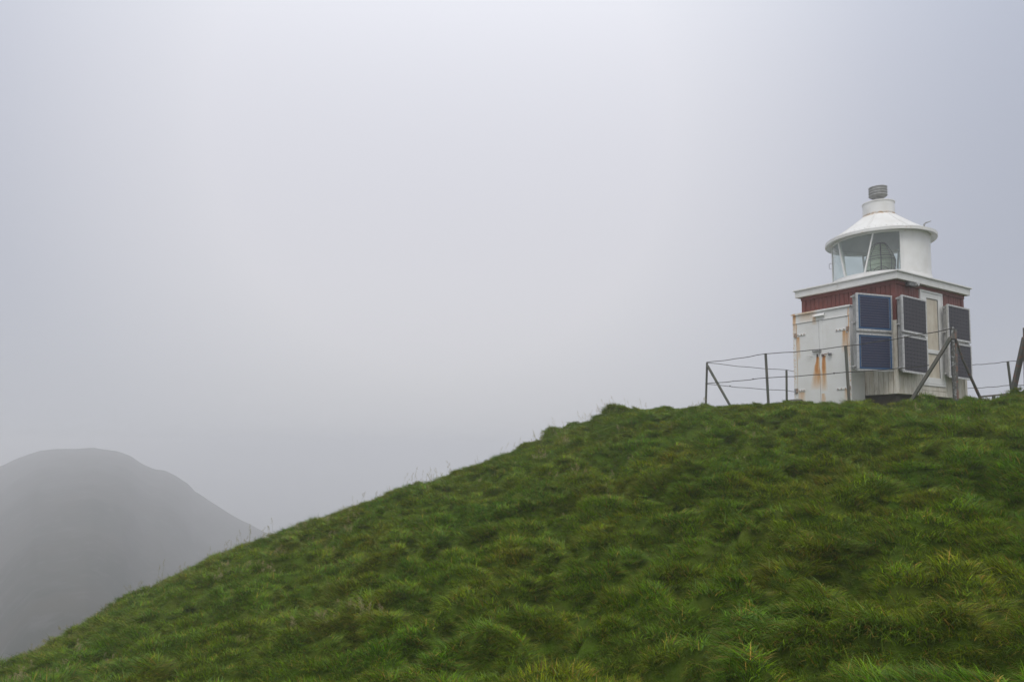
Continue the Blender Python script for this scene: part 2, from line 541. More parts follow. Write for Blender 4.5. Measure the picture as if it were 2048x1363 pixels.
class MB:
    def __init__(s):
        s.v = []; s.f = []; s.mi = []

    def add(s, vs, fs, mi=0):
        b = len(s.v)
        s.v += [tuple(v) for v in vs]
        s.f += [tuple(i + b for i in f) for f in fs]
        s.mi += [mi] * len(fs)
        return s

    def box(s, x0, x1, y0, y1, z0, z1, mi=0, mat=None):
        vs = [Vector(p) for p in ((x0, y0, z0), (x1, y0, z0), (x1, y1, z0), (x0, y1, z0), (x0, y0, z1), (x1, y0, z1), (x1, y1, z1), (x0, y1, z1))]
        if mat is not None:
            vs = [mat @ v for v in vs]
        return s.add(vs, [(0, 3, 2, 1), (4, 5, 6, 7), (0, 1, 5, 4), (1, 2, 6, 5), (2, 3, 7, 6), (3, 0, 4, 7)], mi)

    def beam(s, a, b, w, h=None, mi=0, refv=(0, 0, 1)):
        a = Vector(a); b = Vector(b); h = h or w
        d = (b - a).normalized(); r = d.cross(Vector(refv))
        if r.length < 1e-3:
            r = d.cross(Vector((1, 0, 0)))
        r.normalize(); u = r.cross(d)
        vs = []
        for p in (a, b):
            for sx, sy in ((-1, -1), (1, -1), (1, 1), (-1, 1)):
                vs.append(p + r * sx * w / 2 + u * sy * h / 2)
        return s.add(vs, [(0, 1, 2, 3)[::-1], (4, 5, 6, 7), (0, 1, 5, 4), (1, 2, 6, 5), (2, 3, 7, 6), (3, 0, 4, 7)], mi)

    def tube(s, pts, r, n=8, mi=0, cap=True):
        pts = [Vector(p) for p in pts]
        rs = r if isinstance(r, (list, tuple)) else [r] * len(pts)
        rings = []
        ref = None
        for i, p in enumerate(pts):
            d = (pts[min(i + 1, len(pts) - 1)] - pts[max(i - 1, 0)]).normalized()
            if ref is None:
                ref = Vector((0, 0, 1)) if abs(d.z) < 0.9 else Vector((1, 0, 0))
            x = (ref - d * ref.dot(d)).normalized(); ref = x
            y = d.cross(x)
            rings.append([p + (x * math.cos(t) + y * math.sin(t)) * rs[i] for t in [2 * math.pi * k / n for k in range(n)]])
        vs = [v for rg in rings for v in rg]
        fs = []
        for i in range(len(pts) - 1):
            for k in range(n):
                k2 = (k + 1) % n
                fs.append((i * n + k, i * n + k2, (i + 1) * n + k2, (i + 1) * n + k))
        if cap:
            fs.append(tuple(range(n))[::-1]); fs.append(tuple((len(pts) - 1) * n + k for k in range(n)))
        return s.add(vs, fs, mi)

    def lathe(s, prof, n=48, c=(0, 0, 0), a0=0.0, a1=2 * math.pi, mi=0, close=False):
        full = abs(a1 - a0 - 2 * math.pi) < 1e-6
        m = n if full else n + 1
        vs = []
        for r, z in prof:
            for k in range(m):
                t = a0 + (a1 - a0) * k / n
                vs.append((c[0] + r * math.cos(t), c[1] + r * math.sin(t), c[2] + z))
        fs = []
        P = len(prof)
        for i in range(P if close else P - 1):
            j = (i + 1) % P
            for k in range(n):
                k2 = (k + 1) % m if full else k + 1
                fs.append((i * m + k, i * m + k2, j * m + k2, j * m + k))
        if close and not full:
            fs.append(tuple(i * m for i in range(P))); fs.append(tuple(i * m + n for i in range(P))[::-1])
        return s.add(vs, fs, mi)

    def build(s, name, mats, parent=None, smooth=False, bevel=0.0, matrix=None):
        me = bpy.data.meshes.new(name)
        me.from_pydata(s.v, [], s.f)
        for m in (mats if isinstance(mats, (list, tuple)) else [mats]):
            me.materials.append(m)
        if any(s.mi):
            me.polygons.foreach_set('material_index', s.mi)
        me.validate(); me.update()
        o = bpy.data.objects.new(name, me)
        COL.objects.link(o)
        if parent is not None:
            o.parent = parent
        if matrix is not None:
            o.matrix_world = matrix
        if smooth:
            me.polygons.foreach_set('use_smooth', [True] * len(me.polygons))
            try:
                me.set_sharp_from_angle(angle=math.radians(35))
            except Exception:
                pass
        if bevel:
            b = o.modifiers.new('bevel', 'BEVEL'); b.width = bevel; b.segments = 2; b.limit_method = 'ANGLE'
        return o


def empty(name, matrix, label, cat, group=None):
    o = bpy.data.objects.new(name, None)
    COL.objects.link(o)
    o.matrix_world = matrix
    o.empty_display_size = 0.1
    tag(o, label, cat, group)
    return o


def tag(o, label=None, cat=None, group=None, kind=None):
    if label: o['label'] = label
    if cat: o['category'] = cat
    if group: o['group'] = group
    if kind: o['kind'] = kind
    return o


# ------------------------------------------------------------------ terrain
# surveyed ground points (x, y, z)
pix = [(0, 1395, 8.0), (250, 1370, 7.0), (500, 1363, 6.2), (760, 1363, 5.4), (1024, 1363, 4.8), (1270, 1363, 4.3), (1500, 1363, 3.9), (1800, 1363, 3.5), (2048, 1363, 3.2),
       (0, 1327, 13), (120, 1265, 13.8), (256, 1192, 14.6), (400, 1138, 15.3), (512, 1088, 15.8), (640, 1047, 16.2), (768, 1000, 16.6), (900, 955, 17), (1024, 910, 17.2), (1120, 862, 17.4), (1190, 838, 17.4), (1245, 814, 17.4),
       (1330, 820, 17.4), (1440, 817, 17.0), (1520, 814, 16.4), (1600, 812, 15.4), (1720, 803, 14.7), (1850, 803, 13.6), (1950, 800, 13.4), (2048, 797, 13.0)]
pix = [(a_, b_ + (0 if b_ > 1360 else 80 if a_ < 60 else 48 if a_ < 200 else 28 if a_ < 300 else 20 if a_ < 450 else 14 if a_ < 700 else 10 if a_ < 1150 else 4 if a_ < 1500 else -1 if a_ < 1700 else 14), c_) for a_, b_, c_ in pix]
ctrl = [tuple(at(*p)) for p in pix]
crest = [tuple(at(*p)) for p in pix[9:21]]
for (cx, cy_, cz) in crest:
    m_ = cz / cy_
    nx, ny = (-0.30, 0.95)
    for dd, dr in ((2.5, 0.9), (6.0, 4.2), (11.0, 9.5)):
        ctrl.append((cx + nx * dd, cy_ + ny * dd, cz + m_ * dd - dr))
ctrl += [(0, 0, -1.58), (-3.5, 0.5, -2.1), (3, 0, -1.05), (-8, 2, -3.0), (8, 3, -0.1), (14, 8, 0.75), (13, 12, 0.92), (16, 16, 0.95),
         (6.5, 17.6, 1.06), (8.5, 17.6, 1.05), (10, 17, 1.04), (12, 16, 0.98), (8, 20, 1.0), (11, 20, 1.0), (5, 19.6, 0.85), (14, 20, 0.95),
         (4, 22, -0.4), (8, 23, 0.1), (12, 23.5, 0.2), (17, 23, 0.3), (-12, 8, -4.0), (-13, 14, -5.8), (17, 2, 0.2), (0, -4, -1.9),
         (7.3, 15.6, 0.96), (8.4, 15.3, 0.88), (9.5, 15.6, 0.98), (10.6, 16.2, 1.04)]
CT = np.array(ctrl)


def tps(r):
    return np.where(r > 1e-9, r * r * np.log(r + 1e-12), 0.0)


_n = len(CT)
_K = tps(np.linalg.norm(CT[:, None, :2] - CT[None, :, :2], axis=2)) + np.eye(_n) * 0.01
_P = np.hstack([np.ones((_n, 1)), CT[:, :2]])
_A = np.block([[_K, _P], [_P.T, np.zeros((3, 3))]])
_w = np.linalg.solve(_A, np.concatenate([CT[:, 2], np.zeros(3)]))

MOUNDS = []
for (px_, py_, d_, h_, s_) in ((1835, 797, 14.2, 0.17, 0.30), (1946, 790, 13.9, 0.18, 0.20), (1992, 795, 13.9, -0.11, 0.20), (1992, 795, 14.8, -0.10, 0.4), (2038, 790, 12.9, 0.17, 0.20),
                               (1256, 812, 17.2, 0.0, 0.25), (1097, 868, 17.1, 0.10, 0.28), (1050, 900, 17.0, 0.08, 0.3),
                               (462, 1106, 15.4, 0.13, 0.28), (1712, 800, 14.7, 0.09, 0.35), (1640, 806, 15.1, 0.05, 0.3),
                               (335, 1165, 14.9, 0.09, 0.3), (215, 1215, 14.3, 0.08, 0.3), (1415, 812, 17.3, 0.07, 0.3),
                               (1400, 985, 8.8, 0.13, 0.30), (1680, 1050, 6.9, 0.10, 0.3), (1740, 930, 9.5, 0.10, 0.4),
                               (1785, 803, 15.0, -0.13, 0.40), (1745, 803, 15.2, -0.09, 0.28), (590, 1080, 15.3, 0.07, 0.3), (800, 990, 16.0, 0.07, 0.3), (1330, 860, 13.5, 0.07, 0.4)):
    p_ = at(px_, py_, d_)
    MOUNDS.append((p_.x, p_.y, h_ * 1.5, s_))

_mr = random.Random(19)
for i_ in range(26):                                    # tussocks along the crest line
    t_ = i_ / 25 + _mr.uniform(-0.015, 0.015)
    k_ = min(max(t_, 0), 1) * (len(crest) - 1); j_ = min(int(k_), len(crest) - 2); f_ = k_ - j_
    cx_ = crest[j_][0] * (1 - f_) + crest[j_ + 1][0] * f_; cyy_ = crest[j_][1] * (1 - f_) + crest[j_ + 1][1] * f_
    MOUNDS.append((cx_, cyy_ - _mr.uniform(0.0, 1.0), _mr.uniform(0.05, 0.16), _mr.uniform(0.14, 0.26)))


def hummock(x, y):
    """tussocky relief: rounded tops with a steeper face towards the low side"""
    wx = x + 0.35 * perlin(x * 0.9, y * 0.9, 3)
    wy = y + 0.35 * perlin(x * 0.9, y * 0.9, 4)
    a = perlin(wx * 0.85, wy * 1.05, 1)
    b = perlin(wx * 1.9, wy * 2.2, 2)
    c = perlin(wx * 3.4, wy * 3.8, 5)
    h = 0.17 * (1 - np.abs(a) * 2.0) + 0.21 * (1 - np.abs(b) * 2.2) + 0.09 * c
    return h - 0.22


def ground(x, y, detail=True):
    x = np.asarray(x, float); y = np.asarray(y, float)
    sh = x.shape
    xf = x.ravel(); yf = y.ravel()
    xc = np.clip(xf, -14, 18); yc = np.clip(yf, -5, 25)
    z = np.zeros_like(xc)
    for i in range(0, len(xc), 20000):
        sl = slice(i, i + 20000)
        r = np.hypot(xc[sl, None] - CT[None, :, 0], yc[sl, None] - CT[None, :, 1])
        z[sl] = tps(r) @ _w[:_n] + _w[_n] + _w[_n + 1] * xc[sl] + _w[_n + 2] * yc[sl]
    # beyond the surveyed part the slopes run down to the sea, more gently behind the eye
    z = z - 0.85 * np.maximum(0, yf - 25) - 0.6 * np.maximum(0, -14 - xf) - 0.25 * np.maximum(0, xf - 18) - 0.22 * np.maximum(0, -5 - yf)
    if detail:
        k = np.clip(1.0 - np.maximum.reduce([np.abs(xf - 2) - 16, np.abs(yf - 10) - 15, np.zeros_like(xf)]) / 4, 0, 1)
        # flatter under the hut
        d = np.hypot(xf - 9.0, yf - 17.3)
        flat = np.clip((d - 1.6) / 1.6, 0.0, 1)
        lot = np.clip((yf + xf * 0.0 - 12.5) / 3.0, 0, 1)
        amp = 1.0 - 0.45 * lot
        z = z + hummock(xf, yf) * k * (0.15 + 0.85 * flat) * amp
        for mx_, my_, h_, s_ in MOUNDS:
            z = z + h_ * np.exp(-((xf - mx_) ** 2 + (yf - my_) ** 2) / (2 * s_ * s_))
    return np.maximum(z, -124).reshape(sh)


def graded(lo, hi, step, out_lo, out_hi, n=26):
    core = np.arange(lo, hi + 1e-6, step)
    g = np.geomspace(step, 1, n)
    a = np.cumsum(np.geomspace(step * 1.3, (lo - out_lo) / 5.0, n)); a = a / a[-1] * (lo - out_lo)
    b = np.cumsum(np.geomspace(step * 1.3, (out_hi - hi) / 5.0, n)); b = b / b[-1] * (out_hi - hi)
    return np.concatenate([(lo - a)[::-1], core, hi + b])


def grid_mesh(name, X, Y, Z, mat):
    ny, nx = X.shape
    co = np.stack([X.ravel(), Y.ravel(), Z.ravel()], 1)
    idx = np.arange(ny * nx).reshape(ny, nx)
    q = np.stack([idx[:-1, :-1], idx[:-1, 1:], idx[1:, 1:], idx[1:, :-1]], -1).reshape(-1, 4)
    me = bpy.data.meshes.new(name)
    me.vertices.add(len(co)); me.vertices.foreach_set('co', co.ravel())
    me.loops.add(q.size); me.loops.foreach_set('vertex_index', q.ravel().astype(np.int32))
    me.polygons.add(len(q)); me.polygons.foreach_set('loop_start', (np.arange(len(q)) * 4).astype(np.int32))
    me.polygons.foreach_set('use_smooth', [True] * len(q))
    me.update(calc_edges=True)
    me.materials.append(mat)
    o = bpy.data.objects.new(name, me)
    COL.objects.link(o)
    return o


gx = graded(-13.5, 16.5, 0.07, -160, 160)
gy = graded(-1.0, 24.0, 0.07, -110, 170)
GX, GY = np.meshgrid(gx, gy)
GZ = ground(GX, GY)
hill = grid_mesh('ground', GX, GY, GZ, M['soil'])
tag(hill, kind='structure')


def gz(x, y):
    return float(ground(np.array([x]), np.array([y]))[0])


# sea far below
sea_m = simple('grey_sea', (0.03, 0.04, 0.045), (0.045, 0.055, 0.06), 0.25, scale=0.05, bmp=0.3)
MB().add([(-1290, -1290, -120), (1290, -1290, -120), (1290, 1290, -120), (-1290, 1290, -120)], [(0, 1, 2, 3)]).build('sea', sea_m)
tag(bpy.data.objects['sea'], kind='structure')

# far hill in the fog: ridge line surveyed, its face falling towards the valley
sil = [(-900, 1260), (-500, 1050), (-250, 985), (-100, 950), (0, 932), (40, 914), (80, 900), (130, 897), (190, 895), (235, 903), (262, 912), (285, 928), (310, 938), (330, 941), (355, 952), (378, 968), (388, 982), (415, 998), (450, 1022), (490, 1045), (545, 1074), (640, 1125), (760, 1190), (900, 1260), (1100, 1350)]
sx = np.array([s[0] for s in sil], float); sy = np.array([s[1] for s in sil], float)
cols = np.linspace(-900, 1100, 260)
syi = np.interp(cols, sx, sy)
svals = np.concatenate([np.linspace(-1, 0, 90), np.linspace(0, 1, 24)[1:]])
HX = np.zeros((len(svals), len(cols))); HY = HX.copy(); HZ = HX.copy()
for j, (c_, s_) in enumerate(zip(cols, syi)):
    dr = 370 + 0.06 * max(0, c_ - 200)
    r0 = ray(c_, s_)
    zr = r0.z * dr
    for i, s in enumerate(svals):
        if s <= 0:
            d = dr + s * 295                    # towards the valley
            fall = (dr - d)
            z = zr - 0.088 * fall - 0.000008 * fall * fall
        else:
            d = dr + s * 200
            z = zr - 0.02 * (d - dr) - 0.004 * (d - dr) ** 2
        HX[i, j] = r0.x * d; HY[i, j] = d; HZ[i, j] = z
HZ += 3.0 * perlin(HX / 40, HY / 40, 8) * np.clip(np.abs(svals) * 4, 0, 1)[:, None] + 0.5 * perlin(HX / 10, HY / 10, 9)
HZ = np.maximum(HZ, -124)
fh = grid_mesh('hills', HX, HY, HZ, M['far'])
tag(fh, kind='structure')

# ------------------------------------------------------------------ lighthouse hut
lh = empty('lighthouse', HMAT, 'small square lighthouse hut of red over white boards with a round white lantern', 'lighthouse')
WT = 0.022        # board thickness


def lp(mb, name, mats, **k):
    return mb.build(name, mats, lh, **k)


c_ = MB().box(WT + 0.004, L2 - WT - 0.004, WT + 0.004, L1 - WT - 0.004, 0.0, WH - 0.01)
lp(c_, 'wall', M['dirty'])
ZS = 1.64          # height where the red paint begins
PW = 0.111
rj = random.Random(3)


def plank(face, u0, u1, z0, z1):
    """one vertical board; face: 'l' left wall (x=0), 'r' right wall (y=0), 'b','k' the two hidden walls"""
    mb = MB()
    g = 0.0035; t = WT; off = rj.uniform(-0.0015, 0.0015); zb = z0 + rj.uniform(-0.004, 0.004) if z0 < 0.01 else z0
    # cross-section along u with chamfered edges
    prof = [(u0 + g, t), (u0 + g, 0.006), (u0 + g + 0.006, 0.0), (u1 - g - 0.006, 0.0), (u1 - g, 0.006), (u1 - g, t)]
    levels = [zb] + ([ZS] if zb < ZS < z1 else []) + [z1]
    vs = []
    for z in levels:
        for u, d in prof:
            d2 = d + off
            vs.append({'l': (d2, u, z), 'r': (u, d2, z), 'b': (L2 - d2, u, z), 'k': (u, L1 - d2, z)}[face])
    n = len(prof)
    fs = []; mi = []
    for li in range(len(levels) - 1):
        m = 1 if levels[li] < ZS - 0.001 else 0
        for k in range(n - 1):
            fs.append((li * n + k, li * n + k + 1, (li + 1) * n + k + 1, (li + 1) * n + k)); mi.append(m)
    fs.append(tuple(range(n))); mi.append(1 if zb < ZS else 0)
    mb.v = vs; mb.f = fs; mb.mi = mi
    if all(mi):
        return lp(mb, 'plank', [M['red'], M['dirty']])
    return lp(mb, 'plank', [M['red'], M['dirty']])


def wall_planks(face, length, hole=None):
    n = round(length / PW)
    w = length / n
    for i in range(n):
        a, b = i * w, (i + 1) * w
        if hole and a < hole[1] - 0.01 and b > hole[0] + 0.01:
            if a < hole[0] - 0.015:
                plank(face, a, hole[0], 0.0, WH)
                a = hole[0]
            if b > hole[1] + 0.015:
                plank(face, hole[1], b, 0.0, WH)
                b = hole[1]
            if b - a > 0.02:
                plank(face, a, b, hole[3], WH)
            continue
        plank(face, a, b, 0.0, WH)


wall_planks('l', L1)
DX0, DX1, DZ0, DZ1 = 1.0, 1.985, 0.235, 2.465
wall_planks('r', L2, (DX0, DX1, DZ0, DZ1))
wall_planks('b', L1)
wall_planks('k', L2)
# corner trims, friezes, roof
for (x0, x1, y0, y1) in ((-0.018, 0.0, -0.018, 0.085), (L2 - 0.085, L2 + 0.018, -0.018, 0.0), (-0.018, 0.0, L1 - 0.08, L1 + 0.018)):
    mb = MB().box(x0 - 0.003, x1 - 0.003, y0 - 0.003, y1 - 0.003, 0.0, ZS, 1).box(x0 - 0.003, x1 - 0.003, y0 - 0.003, y1 - 0.003, ZS, WH - 0.005, 0)
    lp(mb, 'corner_trim', [M['red'], M['dirty']])
E = 0.126
ET = WH + 0.15
fr = MB()
fr.box(-0.030, -0.006, -0.03, L1 + 0.03, WH - 0.09, WH - 0.003).box(-0.006, L2 + 0.03, -0.030, -0.006, WH - 0.09, WH - 0.003)
lp(fr, 'frieze_board', M['red'])
rf = MB().box(-E + 0.02, L2 + E - 0.02, -E + 0.02, L1 + E - 0.02, WH, ET)
roof = lp(rf, 'roof', M['fascia'])


def roofpart(mb, name, mat, **k):
    return mb.build(name, mat, roof, **k)


jx = [-E, 0.9, L2 + E]
for side in range(4):
    if side == 0:
        segs = [(-E - 0.0, 1.30), (1.303, L1 + E)]
        for a, b in segs:
            roofpart(MB().box(-E - 0.004, -E + 0.018, a, b, WH - 0.005, ET), 'fascia_board', M['fascia'], bevel=0.003)
    if side == 1:
        for a, b in [(-E + 0.02, 1.62), (1.623, L2 + E)]:
            roofpart(MB().box(a, b, -E - 0.002, -E + 0.018, WH - 0.005, ET), 'fascia_board', M['fascia'], bevel=0.003)
    if side == 2:
        roofpart(MB().box(L2 + E - 0.018, L2 + E + 0.003, -E + 0.02, L1 + E, WH - 0.005, ET), 'fascia_board', M['fascia'], bevel=0.003)
    if side == 3:
        roofpart(MB().box(-E + 0.02, L2 + E - 0.02, L1 + E - 0.018, L1 + E + 0.003, WH - 0.005, ET), 'fascia_board', M['fascia'], bevel=0.003)
EL = 0.165
ed = MB()
zz = ET + 0.002
ed.box(-EL, L2 + EL, -EL, L1 + EL, zz, zz + 0.035)
roofpart(ed, 'roof_edging', M['fascia'], bevel=0.006)
CX, CYL = L2 / 2, L1 / 2
DZB, DZT, DR = 2.985, 3.88, 1.096
# low pyramid blending into the round foot of the lantern
N = 64
vs = []; fs = []
for k in range(N):
    t = 2 * math.pi * k / N
    ct, st_ = math.cos(t), math.sin(t)
    sx_, sy_ = (L2 / 2 + EL - 0.03), (L1 / 2 + EL - 0.03)
    s = min(sx_ / max(abs(ct), 1e-6), sy_ / max(abs(st_), 1e-6))
    vs.append((CX + ct * s, CYL + st_ * s, zz + 0.036))
RG = [(1.165, zz + 0.062), (DR + 0.035, zz + 0.10), (DR + 0.012, DZB - 0.045), (DR - 0.02, DZB - 0.035)]
for (rr_, zr_) in RG:
    for k in range(N):
        t = 2 * math.pi * k / N
        vs.append((CX + rr_ * math.cos(t), CYL + rr_ * math.sin(t), zr_))
for k in range(N):
    k2 = (k + 1) % N
    for q in range(len(RG)):
        fs.append((q * N + k, q * N + k2, (q + 1) * N + k2, (q + 1) * N + k))
fs.append(tuple(len(RG) * N + k for k in range(N)))
roofpart(MB().add(vs, fs), 'roof_deck', M['fascia'], smooth=True)

# concrete footing
lp(MB().box(0.16, L2 - 0.05, 0.16, L1 - 0.10, -0.75, -0.004), 'footing', M['concrete'])

# door
d_fr = MB()
d_fr.box(DX0, DX0 + 0.05, -0.03, 0.02, DZ0, DZ1).box(DX1 - 0.05, DX1, -0.03, 0.02, DZ0, DZ1)
d_fr.box(DX0 + 0.05, DX1 - 0.05, -0.03, 0.02, DZ1 - 0.05, DZ1).box(DX0 + 0.05, DX1 - 0.05, -0.03, 0.02, DZ0, DZ0 + 0.045)
frame = lp(d_fr, 'door_frame', M['white'], bevel=0.003)
door = bpy.data.objects.new('door', None); COL.objects.link(door); door.parent = lh
OX0, OX1 = 1.265, 1.785
a0, a1 = DX0 + 0.057, DX1 - 0.057
z0, z1 = DZ0 + 0.052, DZ1 - 0.057
lf = MB()
lf.box(a0, OX0, -0.022, 0.018, z0, z1).box(OX1, a1, -0.022, 0.018, z0, z1)
for (za, zb) in ((z0, 0.43), (0.996, 1.087), (2.295, z1)):
    lf.box(OX0, OX1, -0.020, 0.018, za, zb)
lf.build('leaf', M['white'], door, bevel=0.003)
for (za, zb) in ((0.43, 0.996), (1.087, 2.295)):
    MB().box(OX0, OX1, 0.0, 0.012, za, zb).build('panel', M['doorboard'], door)
    MB().box(OX1 - 0.012, OX1, -0.012, -0.0005, za, zb).box(OX0, OX1 - 0.012, -0.012, -0.0005, zb - 0.012, zb).build('bead', M['lead'], door)
MB().lathe([(0.0, 0.0), (0.012, 0.0), (0.012, 0.012), (0, 0.012)], 10).build('keyhole', M['black'], door, matrix=HMAT @ Matrix.Translation((1.16, -0.022, 2.36)) @ Matrix.Rotation(math.pi / 2, 4, 'X'))
for (za, zb) in ((0.125, 0.228), (0.0, 0.118)):
    lp(MB().box(DX0 - 0.02, DX1 + 0.02, -0.012, 0.018, za, zb), 'sill_board', M['dirty'], bevel=0.004)

# ------------------------------------------------------------------ lantern (parts of the lighthouse)
LC = (CX, CYL, 0)
ZF = -0.032                      # glass and wall reach a little below the local zero
lamt = HMAT @ Matrix.Translation((CX, CYL, DZB))       # object origin at the lantern foot


def lanp(mb, name, mat, parent=None, **k):
    return mb.build(name, mat, parent or lh, matrix=lamt, **k)


def rad(d):
    return math.radians(d)


HZL = DZT - DZB
A0, A1 = -127.0, -2.0           # sheet-metal side
MWALL = lanp(MB().lathe([(DR, ZF), (DR, HZL), (DR - 0.02, HZL), (DR - 0.02, ZF)], 40, a0=rad(A0), a1=rad(A1), close=True), 'lantern_wall', M['lantern'], smooth=True)
# vertical lap seam + rivets
sm = MB()
for aa in (A0 + 1.5, A0 + 0.2):
    sm.lathe([(DR, 0.0), (DR + 0.006, 0.0), (DR + 0.006, HZL), (DR, HZL)], 2, a0=rad(aa), a1=rad(aa + 1.0 if aa > A0 + 1 else aa + 0.8), close=True)
sm.build('seam', M['lantern'], MWALL, matrix=lamt)
rv = MB()
for q in range(18):
    zq = 0.04 + q * 0.048
    for aa in (A0 + 3.2, -35.0, -3.5):
        t = rad(aa)
        p = Vector((math.cos(t) * (DR + 0.002), math.sin(t) * (DR + 0.002), zq))
        rv.box(p.x - 0.006, p.x + 0.006, p.y - 0.006, p.y + 0.006, zq - 0.006, zq + 0.006)
tag(rv.build('rivets', M['lantern'], MWALL, matrix=lamt), kind='stuff')
# glass panes between the bars
bars = [(233.0, 233.0), (203.0, 192.0), (154.0, 165.0), (127.0, 127.0), (85.0, 77.0), (52.0, 48.0), (6.0, 11.0), (-2.0, -2.0)]
for i in range(len(bars) - 1):
    (t0, b0), (t1, b1) = bars[i], bars[i + 1]
    vs = []; fs = []; n = 12
    for k in range(n + 1):
        f = k / n
        ta = rad(t0 + (t1 - t0) * f); ba = rad(b0 + (b1 - b0) * f)
        vs += [((DR - 0.012) * math.cos(ba), (DR - 0.012) * math.sin(ba), ZF), ((DR - 0.012) * math.cos(ta), (DR - 0.012) * math.sin(ta), HZL - 0.001)]
    for k in range(n):
        fs.append((2 * k, 2 * k + 2, 2 * k + 3, 2 * k + 1))
    lanp(MB().add(vs, fs), 'glass_pane', M['glass'], smooth=True)
for i, (t, b) in enumerate(bars[:-1]):
    w = 0.05 if i == 3 else (0.018 if i == 0 else 0.034)
    dp = 0.06 if i not in (0, 3) else 0.03
    pts = []
    for k in range(9):
        f = k / 8; aa = rad(b + (t - b) * f)
        pts.append((aa, ZF + (HZL - ZF) * f))
    vs = []
    for aa, z in pts:
        er = Vector((math.cos(aa), math.sin(aa), 0)); et = Vector((-math.sin(aa), math.cos(aa), 0))
        for r, s in ((DR + 0.012, -0.5), (DR + 0.012, 0.5), (DR - dp, 0.35), (DR - dp, -0.35)):
            vs.append(er * r + et * s * w + Vector((0, 0, z)))
    fs = []
    for k in range(8):
        for q in range(4):
            q2 = (q + 1) % 4
            fs.append((k * 4 + q, k * 4 + q2, (k + 1) * 4 + q2, (k + 1) * 4 + q))
    lanp(MB().add(vs, fs), 'glazing_bar', M['lantern'] if i in (1, 2, 3) else M['fascia'])
# ring above the glass, soffit, rim, roof cone
lanp(MB().lathe([(DR + 0.008, HZL), (DR + 0.008, HZL + 0.075), (DR - 0.035, HZL + 0.075), (DR - 0.035, HZL)], 72, close=True), 'head_ring', M['lantern'], smooth=True)
lanp(MB().lathe([(DR + 0.01, ZF - 0.01), (DR + 0.01, ZF + 0.012), (DR - 0.04, ZF + 0.012), (DR - 0.04, ZF - 0.01)], 72, close=True), 'foot_ring', M['lantern'], smooth=True)
RR = 1.254
cone = [(RR - 0.01, 0.985), (RR - 0.11, 1.03), (0.98, 1.135), (0.80, 1.262), (0.62, 1.395), (0.48, 1.505), (0.365, 1.60)]
ROOF = lanp(MB().lathe(cone + [(0.35, 1.60), (0.60, 1.38), (0.95, 1.13), (RR - 0.09, 1.0), (RR - 0.03, 0.968), (RR - 0.01, 0.985)], 96), 'lantern_roof', M['lantern'], smooth=True)
# inner lining (dark cone seen through the glass)
MB().lathe([(DR - 0.036, HZL + 0.07), (0.75, 1.17), (0.35, 1.40), (0.0, 1.42)], 64).build('ceiling', M['ceiling'], ROOF, smooth=True, matrix=lamt)
MB().lathe([(DR + 0.009, HZL + 0.06), (RR - 0.04, HZL + 0.035), (RR - 0.025, HZL + 0.02), (RR, HZL + 0.02), (RR + 0.003, 0.985), (RR - 0.03, 0.992), (DR + 0.01, 1.0)], 96).build('rim', M['lantern'], ROOF, smooth=True, matrix=lamt)
rs = MB()
for k in range(8):
    t = rad(-118 + 45 * k)
    for q in range(len(cone) - 1):
        r0, z0_ = cone[q]; r1, z1_ = cone[q + 1]
        p0 = Vector((math.cos(t) * r0, math.sin(t) * r0, z0_ + 0.004)); p1 = Vector((math.cos(t) * r1, math.sin(t) * r1, z1_ + 0.004))
        rs.beam(p0, p1, 0.045, 0.008)
    rs.build('roof_seam', M['lantern'], ROOF, matrix=lamt); rs = MB()
rb = MB()
for k in range(60):
    t = rad(6 * k + 2)
    for (r, z) in ((1.12, 1.055),):
        p = Vector((math.cos(t) * r, math.sin(t) * r, z))
        rb.box(p.x - 0.006, p.x + 0.006, p.y - 0.006, p.y + 0.006, z - 0.005, z + 0.006)
for k in range(8):
    t = rad(-118 + 45 * k)
    for q in range(10):
        f = q / 9; r = 1.10 + (0.40 - 1.10) * f
        z = float(np.interp(-r, [-c[0] for c in cone], [c[1] for c in cone])) + 0.01
        for dv in (-0.016, 0.016):
            x = math.cos(t) * r - math.sin(t) * dv; y = math.sin(t) * r + math.cos(t) * dv
            rb.box(x - 0.006, x + 0.006, y - 0.006, y + 0.006, z - 0.004, z + 0.005)
tag(rb.build('rivets', M['lantern'], ROOF, matrix=lamt), kind='stuff')
# chimney drum and ventilator
MB().lathe([(0.33, 1.585), (0.352, 1.60), (0.372, 1.612), (0.372, 1.635), (0.361, 1.64), (0.361, 1.905), (0.376, 1.91), (0.376, 1.935), (0.36, 1.94), (0.30, 1.95), (0.12, 1.975)], 64).build('chimney', M['lantern'], ROOF, smooth=True, matrix=lamt)
MB().lathe([(0.345, 1.583), (0.358, 1.583), (0.358, 1.600), (0.345, 1.600)], 48, close=True).build('collar', M['rustmetal'], ROOF, matrix=lamt)
VB = 2.09
MB().lathe([(0.12, 1.96), (0.12, 2.085)], 32).lathe([(0.125, VB - 0.012), (0.16, VB - 0.004), (0.200, VB + 0.024), (0.207, VB + 0.034), (0.207, VB + 0.25), (0.19, VB + 0.258), (0, VB + 0.27)], 48).build('ventilator', M['ventmetal'], ROOF, smooth=True, matrix=lamt)
vb = MB()
for zz_ in (VB + 0.045, VB + 0.115, VB + 0.18, VB + 0.247):
    vb.lathe([(0.212, zz_ - 0.006), (0.218, zz_ - 0.006), (0.218, zz_ + 0.006), (0.212, zz_ + 0.006)], 48, close=True)
vb.build('band', M['alu'], ROOF, matrix=lamt)
# hook pipe on the rim and hand holds; lateral direction seen from the path
CW = Vector((9.176, 17.527, 0)); vdir = CW.copy(); vdir.z = 0; vdir.normalize(); lat = Vector((vdir.y, -vdir.x, 0))


